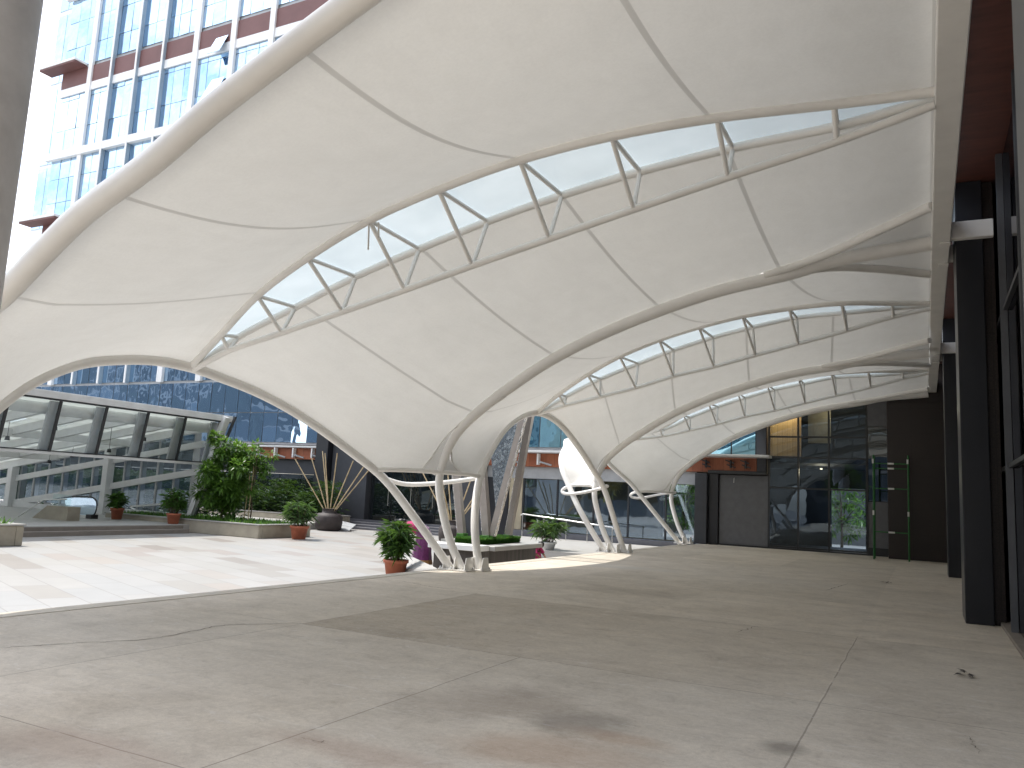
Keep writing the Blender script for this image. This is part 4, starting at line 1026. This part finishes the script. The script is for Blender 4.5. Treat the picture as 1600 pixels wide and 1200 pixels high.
# greenery behind the buildings, seen through the lobby and the shop
for k, (x, y, lb) in enumerate(((-4.4, 51.5, 'sunlit green tree outdoors seen through the right lobby glazing'), (-13.6, 51.0, 'sunlit lime green tree outdoors seen through the last shop window by the dark column'))):
    tree('leafy_tree', (x, y, -.6), 3.6, (x, y, 2.1), (2.2, 1.6, 2.3), 2400, .36, 'tree_leaf', lb, .09, 30, 60 + k)

bw = thing('backdrop_wall', (-8, 58, -.6), 'grey backdrop wall added to hide bright sky behind the sunlit trees seen through the glazing', 'wall')  # added to block the bright horizon behind the lobby opening
build('wall', MB().bbox(-34, 6, 58, 58.3, -.6, 3.4, .02), 'grey_panel', bw)

# handrail on the ramp
hr = thing('handrail', (-12, 31.6, -.2), 'stainless steel handrail descending along the ramp before the shop windows', 'handrail')
H0 = [aty(817, 803, 32.4), aty(957, 823, 31.4)]
top = [aty(817, 803, 32.2), aty(850, 808, 32.1), aty(885, 813, 31.9), aty(918, 818, 31.7), aty(957, 824, 31.5)]
build('rail', MB().tube([V3([top[0][0] - .1, top[0][1], top[0][2] - .06])] + top + [V3([top[-1][0] + .05, top[-1][1], top[-1][2] - .08])], .03, 10), 'stainless', hr)
for p in top: build('post', MB().tube([p, V3([p[0], p[1], -.2 if p[0] > -15.9 else -.3])], .022, 8), 'stainless', hr)

# low pale wedge added beside the palm in place of the plaza edge
wd_ = thing('plaza_edge_wedge', (-11.3, 17.6, P0), 'pale wedge standing in for the plaza edge behind the potted palm', 'ramp wedge')
wa, wb2 = aty(683, 888, 14.6), aty(640, 868, 17.6)
build('wedge', MB().add([tuple(wa), tuple(wb2), (wb2[0] - .55, wb2[1] - .3, P0), (wa[0] - .5, wa[1] + .2, P0), (wb2[0] + .1, wb2[1] + .1, P0), (wa[0], wa[1] + .1, P0)],
      [(0, 1, 2, 3), (0, 3, 5), (1, 0, 5, 4), (2, 1, 4), (3, 2, 4, 5)]), 'ledge_stone', wd_)

# green trestle scaffold
sc_ = thing('green_scaffold', (-1.2, 31.2, 0), 'green steel scaffold frame standing against the granite wall', 'scaffold')
xa, xb = -1.62, -.52
for x in (xa, xb):
    for y in (31.1, 31.75):
        build('leg', MB().tube([(x, y, 0), (x + .02, y + (.0 if y < 31.5 else -.05), 3.62)], .026, 8), 'green_paint', sc_)
for z in (.95, 2.45, 3.15, 3.32):
    mb = MB(); mb.tube([(xa, 31.1, z), (xb, 31.1, z)], .02, 8); mb.tube([(xa, 31.1, z + .03), (xa, 31.74, z + .03)], .016, 6); mb.tube([(xb, 31.1, z + .03), (xb, 31.74, z + .03)], .016, 6)
    build('rung', mb, 'green_paint', sc_)
    build('white_sticker', MB().bbox(-1.15, -.95, 31.065, 31.08, z - .03, z + .03, .003), 'white_tag', sc_)
for x in (xa, xb):
    for z in (1.6, 3.4): build('white_sticker', MB().bbox(x - .028, x + .03, 31.06, 31.072, z - .08, z + .08, .003), 'white_tag', sc_)

# near concrete column at the left edge
p = aty(35, 240, 3.0); dirn = p - EYE; dirn[2] = 0; dist = np.linalg.norm(dirn); dirn /= dist; lf = V3([-dirn[1], dirn[0], 0])
cr_ = .36; cc = p + lf * cr_
cl = thing('concrete_column', (cc[0], cc[1], 0), 'round bare concrete column close by at the left edge of the photo', 'column')
build('shaft', MB().lathe([(cr_, 0), (cr_, 6), (cr_, 12)], (cc[0], cc[1], 0), 40), 'concrete_column', cl)

# unseen tower added out of frame so its shadow covers the near platform
nb_ = thing('shade_tower', (-28, 3.2, P0), 'slim pale tower added out of frame for its shadow on the near platform', 'tower')
build('shaft', MB().bbox(-29.5, -27, 2.72, 4.8, P0, 57, .02), 'pale_wall', nb_)

# debris on the floor
for (u, v, lb) in ((1386, 911, 'small dark scrap lying on the floor before the scaffold'), (1512, 1057, 'small crumpled scrap on the floor near the glass wall')):
    q = atz(u, v, 0); rg = random.Random(u); mb = MB()
    for k in range(9):
        th = rg.uniform(0, 6.28); mb.leaf((q[0] + rg.uniform(-.05, .05), q[1] + rg.uniform(-.05, .05), .012 + .004 * k), (math.cos(th), math.sin(th), rg.uniform(0, .5)), rg.uniform(.05, .13), .04, .2)
    o = build('floor_scrap', mb, 'dark_urn'); tag(o, lb, 'litter')

# ================================================================== ESCALATOR PAVILION
pv = thing('glass_pavilion', (-26, 20, ZT), 'grey steel and glass escalator pavilion with leaning front glazing at the left of the plaza', 'pavilion')
XT, XM = -25.95, -26.3                                # top and bottom of the leaning front glazing
YE = 24.0                                             # glazed end wall
def zr(x): return 4.02 + .145 * (x + 26)              # the roof falls away behind the front
ysf = [24.0 - 1.735 * k for k in range(8)]
y0p, y1p = ysf[-1], ysf[0]
build('fascia', MB().bbox(XT - .12, XT + .14, y0p, y1p + .55, 4.03, 4.27, .01), 'light_steel', pv)
build('head_rail', MB().bbox(XT + .02, XT + .1, y0p, y1p + .5, 3.97, 4.028, .005), 'dark_frame', pv)
build('mid_rail', MB().bbox(XM - .12, XM + .06, y0p, y1p + .1, 2.17, 2.27, .008), 'light_steel', pv)
build('mid_rail_edge', MB().bbox(XM + .0, XM + .07, y0p, y1p + .1, 2.273, 2.31, .004), 'dark_frame', pv)
build('head_tube', MB().tube([(XT - .62, y0p, 3.72), (XT - .62, y1p, 3.72)], .2, 16), 'light_steel', pv)
build('purlin', MB().bbox(-31.3, -31.05, y0p, y1p, 2.86, 3.16, .01), 'light_steel', pv)
build('purlin', MB().bbox(-36.3, -36.05, y0p, y1p, 2.14, 2.44, .01), 'light_steel', pv)
for k, y in enumerate(ysf):
    build('mullion', MB().beam((XM + .03, y, 2.25), (XT + .05, y, 4.25), .05, .10, (0, 1, 0)), 'dark_frame', pv)
    build('fin_post', MB().beam((XM - .20, y - .10, 2.2), (XT - .18, y - .10, 3.96), .09, .34, (0, 1, 0)), 'grey_steel', pv)
    build('rafter', MB().beam((XT - .3, y - .1, zr(XT - .3) - .2), (-42, y - .1, zr(-42) - .2), .16, .3), 'light_steel', pv)
    if k < len(ysf) - 1:
        y2 = ysf[k + 1]
        build('glass_panel', MB().add([(XM, y2 + .04, 2.31), (XM, y - .04, 2.31), (XT, y - .04, 3.97), (XT, y2 + .04, 3.97)], [(0, 1, 2, 3)]), 'pavilion_glass', pv)
# roof of panels with rooflights
mb = MB()
for k in range(14):
    x1 = XT - .15 - k * 1.15; x2 = x1 - 1.15
    for j in range(len(ysf) - 1):
        ya, yb_ = ysf[j + 1], ysf[j]; m3 = (ya + yb_) / 2
        cells = ((ya, yb_),) if k % 2 == 0 else ((ya, ya + .5), (yb_ - .45, yb_))
        for p_, q_ in cells:
            q = [(x1, p_, zr(x1)), (x2, p_, zr(x2)), (x2, q_, zr(x2)), (x1, q_, zr(x1))]
            mb.add(q + [(x, y, z + .09) for x, y, z in q], [(0, 1, 2, 3), (7, 6, 5, 4), (0, 4, 5, 1), (1, 5, 6, 2), (2, 6, 7, 3), (3, 7, 4, 0)])
build('roof', mb, 'pavilion_roof', pv)
for k in range(1, 14, 2):
    x1 = XT - .15 - k * 1.15; x2 = x1 - 1.15
    for j in range(len(ysf) - 1):
        ya, yb_ = ysf[j + 1] + .503, ysf[j] - .453
        build('rooflight', MB().add([(x1, ya, zr(x1) + .05), (x2, ya, zr(x2) + .05), (x2, yb_, zr(x2) + .05), (x1, yb_, zr(x1) + .05)], [(0, 1, 2, 3)]), 'frosted_skylight', pv)
# end wall: leaning end posts, posts, inclined beams and glazing
build('end_post', MB().beam((-27.0, YE - .15, ZT), (-25.72, YE + .1, 4.2), .24, .28, (0, 1, 0)), 'light_steel', pv)
build('end_mullion', MB().beam((-26.72, YE - .2, ZT), (-25.42, YE + .3, 4.24), .09, .09, (0, 1, 0)), 'dark_frame', pv)
for x in (-32.4, -39.3): build('post', MB().bbox(x - .17, x + .17, YE - .3, YE + .05, ZT, zr(x) - .35, .012), 'light_steel', pv)
build('roof_edge_beam', MB().beam((-26.6, YE, 3.80), (-42, YE, 1.58), .14, .42), 'light_steel', pv)
build('inclined_beam', MB().beam((-26.75, YE - .02, 3.06), (-42, YE - .02, .78), .12, .26), 'light_steel', pv)
build('inclined_beam', MB().beam((-26.95, YE - .02, 1.90), (-42, YE - .02, -.4), .12, .26), 'light_steel', pv)
build('low_rail', MB().beam((-27.9, YE - .02, .55), (-30.8, YE - .02, .28), .06, .08), 'light_steel', pv)
build('sill', MB().bbox(-31.9, -27.05, YE - .1, YE + .12, ZT, ZT + .3, .01), 'light_steel', pv)
build('sill', MB().bbox(-42, -32.6, YE - .1, YE + .12, ZT, ZT + .22, .01), 'light_steel', pv)
for k in range(14):
    x = -27.35 - 1.06 * k
    build('end_wall_mullion', MB().box(x - .045, x + .045, YE + .06, YE + .34, ZT, zr(x) - .3), 'grey_steel', pv)
    x2 = x - 1.06
    build('end_glazing', MB().add([(x2 + .05, YE + .1, ZT + .3), (x - .05, YE + .1, ZT + .3), (x - .05, YE + .1, zr(x) - .35), (x2 + .05, YE + .1, zr(x2) - .35)], [(0, 1, 2, 3)]), 'tinted_glass', pv)
for k, (x, y, dz) in enumerate(((-28.2, 16.4, .9), (-29.6, 17.6, .7), (-28.0, 18.3, .5), (-30, 19.4, .8), (-28.6, 20.2, .6), (-29.4, 21.6, .9), (-28.4, 22.4, .5), (-33, 22.5, .6), (-35, 22.8, .6))):
    build('spotlight', MB().tube([(x, y, zr(x)), (x, y, zr(x) - dz)], .01, 6).lathe([(0, 0), (.09, 0), (.07, .14), (0, .16)], (x, y, zr(x) - dz - .14), 10), 'dark_frame', pv)
# dim hall wall behind the end glazing
# escalator balustrade and the stone block beside it
es = thing('escalator_balustrade', (-29.6, 19.6, ZT), 'glass escalator balustrade with black handrail beside the sandstone block', 'escalator')
e0 = atz(149, 811, ZT); ex, ey = e0[0], e0[1]
prof = [(-2.3, .74), (-1.6, .80), (-.35, .82), (-.08, .70), (.0, .45), (-.10, .18), (-.35, .08)]
build('handrail', MB().tube(spline([(ex + x * .9, ey, ZT + z) for x, z in prof], 6), .028, 8), 'black_rubber', es)
gp = [(-2.0, .0)] + prof
build('glass_side', MB().add([(ex + x * .87 - .02, ey, ZT + z * .95 + .01) for x, z in gp], [tuple(range(len(gp)))]), 'balustrade_glass', es)
build('base', MB().bbox(ex - .40, ex - .05, ey - .15, ey + .15, ZT, ZT + .16, .01), 'black_rubber', es)
build('skirt', MB().bbox(ex - 1.8, ex - .41, ey - .1, ey + .1, ZT, ZT + .12, .01), 'stainless', es)
a0, a1 = atz(44, 811, ZT), atz(104, 814, ZT)
pb = thing('stone_plinth', (a1[0] - 1, a1[1], ZT), 'sandstone block with sloping end and glass top beside the escalator', 'plinth')
yb = a1[1]; ln = 2.05
build('block', MB().add([(a1[0] - ln, yb, ZT), (a1[0], yb, ZT), (a1[0], yb, ZT + .5), (a1[0] - 1.22, yb, ZT + .5), (a1[0] - ln, yb + .5, ZT), (a1[0], yb + .5, ZT), (a1[0], yb + .5, ZT + .5), (a1[0] - 1.22, yb + .5, ZT + .5)],
      [(0, 1, 2, 3), (7, 6, 5, 4), (3, 2, 6, 7), (1, 5, 6, 2), (0, 3, 7, 4), (0, 4, 5, 1)]), 'sandstone', pb)
build('glass_side', MB().add([(a1[0] - 1.2, yb + .12, ZT + .51), (a1[0] - .05, yb + .12, ZT + .51), (a1[0] - .05, yb + .12, ZT + .93), (a1[0] - 1.1, yb + .12, ZT + .95)], [(0, 1, 2, 3)]), 'balustrade_glass', pb)
build('rail', MB().tube([aty(23, 811, yb - .3), aty(68, 781, yb + .1), aty(104, 780, yb + .12)], .025, 8), 'stainless', pb)

# ================================================================== PEOPLE
def skinned(name, chains, parent, mat, sub=2):
    """one continuous body grown over a joint skeleton; chains: lists of (point, radius), the first point of a chain may name a joint already placed"""
    vs, rs, es, key = [], [], [], {}
    for ch in chains:
        prev = None
        for (p, r) in ch:
            k = tuple(round(x, 4) for x in p)
            if k not in key: key[k] = len(vs); vs.append(p); rs.append(r)
            i = key[k]
            if prev is not None and prev != i: es.append((prev, i))
            prev = i
    me = bpy.data.meshes.new(name + '_rig'); me.from_pydata([tuple(map(float, v)) for v in vs], es, []); o = bpy.data.objects.new(name + '_rig', me); COL.objects.link(o)
    sk = o.modifiers.new('skin', 'SKIN'); sk.use_smooth_shade = True
    for i, r in enumerate(rs): me.skin_vertices[0].data[i].radius = (r, r)
    me.skin_vertices[0].data[0].use_root = True
    sb = o.modifiers.new('sub', 'SUBSURF'); sb.levels = sub; sb.render_levels = sub
    dg = bpy.context.evaluated_depsgraph_get(); dg.update()
    m2 = bpy.data.meshes.new_from_object(o.evaluated_get(dg)); m2.name = name
    bpy.data.objects.remove(o); bpy.data.meshes.remove(me)
    m2.materials.clear(); m2.materials.append(MATS[mat])
    for p in m2.polygons: p.use_smooth = True
    b = bpy.data.objects.new(name, m2); COL.objects.link(b); b.parent = parent; return b
def hand(wr, d, side, up):
    """palm, four curled fingers and a thumb from the wrist along d"""
    wr, d, side, up = map(V3, (wr, d, side, up)); ch = []
    palm = wr + d * .05
    for k, ln in enumerate((.068, .078, .074, .058)):
        b = wr + d * .085 + side * (.026 - .0175 * k); m_ = b + d * ln * .5 + up * -.008; t = m_ + d * ln * .35 - up * .03
        ch.append([(palm, .026), (b, .0105), (m_, .009), (t, .0078)])
    b = wr + d * .03 + side * .035; ch.append([(wr + d * .02, .024), (b, .012), (b + d * .035 + side * .018 - up * .012, .009)])
    return [[(wr, .022), (palm, .026)], [(wr, .022), (wr + d * .02, .024)]] + ch
def loft(mb, rings, seg=28, m=0, fold=0., nf=9):
    vs = []
    for (c, a, b, ra, rb) in rings:
        c, a, b = map(V3, (c, a, b))
        for k in range(seg):
            th = 2 * math.pi * k / seg; q = 1 + fold * math.sin(nf * th + c[2] * 3)
            vs.append(c + a * ra * q * math.cos(th) + b * rb * q * math.sin(th))
    n = len(rings)
    return mb.add(vs, [(i * seg + k, i * seg + (k + 1) % seg, (i + 1) * seg + (k + 1) % seg, (i + 1) * seg + k) for i in range(n - 1) for k in range(seg)], m, True)

# woman bending forward (local frame: she faces +x)
wl = atz(658, 887, P0)
fdir = np.array([-.86, -.51]); ang = math.atan2(fdir[1], fdir[0]); wscale = 1.1
wo_ = thing('person', wl, 'person in a purple saree with gold border bending forward beside the potted palm', 'person', rz=ang)
pel, ch_, nk, hd = (0, 0, .80), (.30, 0, .98), (.46, 0, 1.04), (.58, 0, 1.02)
body = [[(pel, .125), ((.14, 0, .90), .115), (ch_, .12), (nk, .05), ((.53, 0, 1.045), .07), (hd, .085), ((.63, 0, .985), .062)]]
for s in (-1, 1):
    body += [[(pel, .125), ((0, s * .09, .76), .09), ((.03, s * .10, .45), .062), ((-.02, s * .10, .09), .036), ((.0, s * .10, .045), .035), ((.13, s * .11, .025), .026)]]
    sh = (.33, s * .15, .98); el = (.38, s * .19, .74); wr = (.50, s * .15, .53)
    body += [[(ch_, .12), (sh, .055), (el, .038), (wr, .023)]] + hand(wr, V3((.5, -s * .1, -.86)), V3((0, -s, 0)), V3((.86, 0, .5)))
skinned('body', body, wo_, 'skin_brown')
mb = MB(); X_, Y_ = (1, 0, 0), (0, 1, 0)
loft(mb, [((.0, 0, .92), X_, Y_, .145, .185), ((-.03, 0, .80), X_, Y_, .185, .225), ((-.02, 0, .6), X_, Y_, .20, .235), ((0, 0, .38), X_, Y_, .225, .25), ((.0, 0, .2), X_, Y_, .25, .27)], 40, 0, .04, 11)
loft(mb, [((.0, 0, .2), X_, Y_, .25, .27), ((.0, 0, .09), X_, Y_, .265, .285)], 40, 1, .04, 11)
build('saree_skirt', mb, ['purple_saree', 'gold_border'], wo_, world=False)
mb = MB(); a = (.5, 0, -.86); 
loft(mb, [((-.03, 0, .82), a, Y_, .15, .19), ((.10, 0, .90), a, Y_, .15, .175), ((.24, 0, .965), a, Y_, .145, .185), ((.36, 0, 1.005), a, Y_, .12, .165), ((.43, 0, 1.03), a, Y_, .07, .09)], 28, 0, .02, 6)
for s in (-1, 1): loft(mb, [((.32, s * .13, 1.0), (1, 0, .2), Y_, .075, .075), ((.36, s * .18, .86), (1, 0, .2), Y_, .058, .055), ((.375, s * .188, .78), (1, 0, .2), Y_, .052, .05)], 14)
build('blouse', mb, 'pink_cloth', wo_, world=False)
mb = MB(); loft(mb, [((-.05, .05, .80), a, Y_, .19, .2), ((.08, .02, .91), a, Y_, .165, .19), ((.22, -.03, .98), a, Y_, .155, .175), ((.30, -.08, 1.01), a, Y_, .145, .13)], 24, 0, .02, 5)
build('saree_pallu', mb, 'purple_saree', wo_, world=False)
mb = MB(); mb.lathe([(0, .1), (.05, .09), (.085, .055), (.098, 0), (.09, -.05), (.06, -.085), (0, -.1)], (.555, 0, 1.055), 18); mb.lathe([(0, .05), (.04, .03), (.05, 0), (.04, -.035), (0, -.05)], (.475, 0, 1.10), 14)
build('hair', mb, 'black_hair', wo_, world=False)
mb = MB()
for s in (-1, 1): mb.lathe([(0, .009), (.009, 0), (0, -.009)], (.655, s * .03, 1.0), 8)
mb.tube([(.665, 0, .985), (.685, 0, .965)], [.012, .01], 8); build('face', mb, 'skin_brown', wo_, world=False); wo_.scale = (wscale,) * 3

# person crouching behind the far end of the timber planter
pl_ = aty(838, 866, 23.2)
po = thing('person', (pl_[0] - .12, 23.2, P0), 'person in a pink top crouching beside the timber planter, only back and head in view', 'person', rz=R_(-8))
pel, ch_, nk, hd = (-.18, 0, .24), (.08, 0, .47), (.2, 0, .53), (.31, 0, .52)
body = [[(pel, .13), ((-.06, 0, .37), .115), (ch_, .12), (nk, .05), ((.26, 0, .54), .07), (hd, .085), ((.36, 0, .48), .06)]]
for s in (-1, 1):
    body += [[(pel, .13), ((-.14, s * .1, .23), .09), ((.2, s * .14, .33), .062), ((-.02, s * .12, .08), .036), ((.0, s * .12, .04), .034), ((.12, s * .13, .025), .026)]]
    sh = (.1, s * .16, .47); el = (.26, s * .2, .26); wr = (.42, s * .13, .12)
    body += [[(ch_, .12), (sh, .052), (el, .036), (wr, .023)]] + hand(wr, V3((.9, -s * .1, -.4)), V3((0, -s, 0)), V3((.4, 0, .9)))
skinned('body', body, po, 'skin_brown')
mb = MB(); a = (.7, 0, -.7)
loft(mb, [((-.26, 0, .22), a, Y_, .17, .2), ((-.15, 0, .31), a, Y_, .17, .19), ((0, 0, .42), a, Y_, .155, .185), ((.1, 0, .485), a, Y_, .13, .175), ((.18, 0, .525), a, Y_, .065, .08)], 28, 0, .03, 7)
for s in (-1, 1): loft(mb, [((.08, s * .13, .5), (1, 0, .3), Y_, .075, .075), ((.19, s * .19, .36), (1, 0, .5), Y_, .06, .056), ((.25, s * .2, .28), (1, 0, .5), Y_, .052, .05)], 14)
build('pink_top', mb, 'pink_cloth', po, world=False)
mb = MB(); mb.lathe([(0, .1), (.05, .092), (.088, .055), (.1, 0), (.09, -.05), (.06, -.08), (0, -.09)], (.295, 0, .56), 18); build('hair', mb, 'black_hair', po, world=False)
mb = MB(); loft(mb, [((-.2, 0, .34), X_, Y_, .16, .2), ((-.05, 0, .3), X_, Y_, .3, .25), ((0, 0, .12), X_, Y_, .28, .27), ((0, 0, .04), X_, Y_, .26, .27)], 26, 0, .03, 9); build('skirt', mb, 'pink_cloth', po, world=False)

# ================================================================== SURROUNDINGS ONLY SEEN MIRRORED IN THE GLASS
ob = thing('opposite_building', (-45, -34, -.6), 'pale office block opposite, seen only as reflections in the glass', 'building')
mb = MB(); mb.box(-62, -20, -52, -34.1, -.6, 17); mb.box(-280, -108, -58, -40, -.6, 41); mb.box(-14, 8, -60, -44, -.6, 24); build('wall', mb, 'opposite_wall', ob)
mb = MB()
for k in range(12):
    for j in range(4): mb.box(-61 + 3.4 * k, -58.6 + 3.4 * k, -34.09, -34.0, 1.5 + 3.8 * j, 4.0 + 3.8 * j)
build('window', mb, 'dark_glass', ob)
for k, (x, y, h, mt) in enumerate(((-24, 2, 5.2, 'dry_palm'), (-29, -3, 6.5, 'shrub_leaf'), (-20, -6, 6, 'hedge_leaf'), (-36, -9, 7.5, 'shrub_leaf'), (-14, -13, 6.5, 'bed_leaf'), (-44, -16, 8, 'hedge_leaf'), (-7, -16, 6, 'shrub_leaf'))):
    tree('street_tree', (x, y, P0), h, (x, y, h * .68), (2.2, 2.2, 2.3), 1300, .5, mt, 'plaza tree %s the camera, seen only as a reflection' % ['nearest', 'second from', 'third from', 'fourth from', 'fifth from', 'sixth from', 'farthest from'][k], .12, 22, 20 + k)
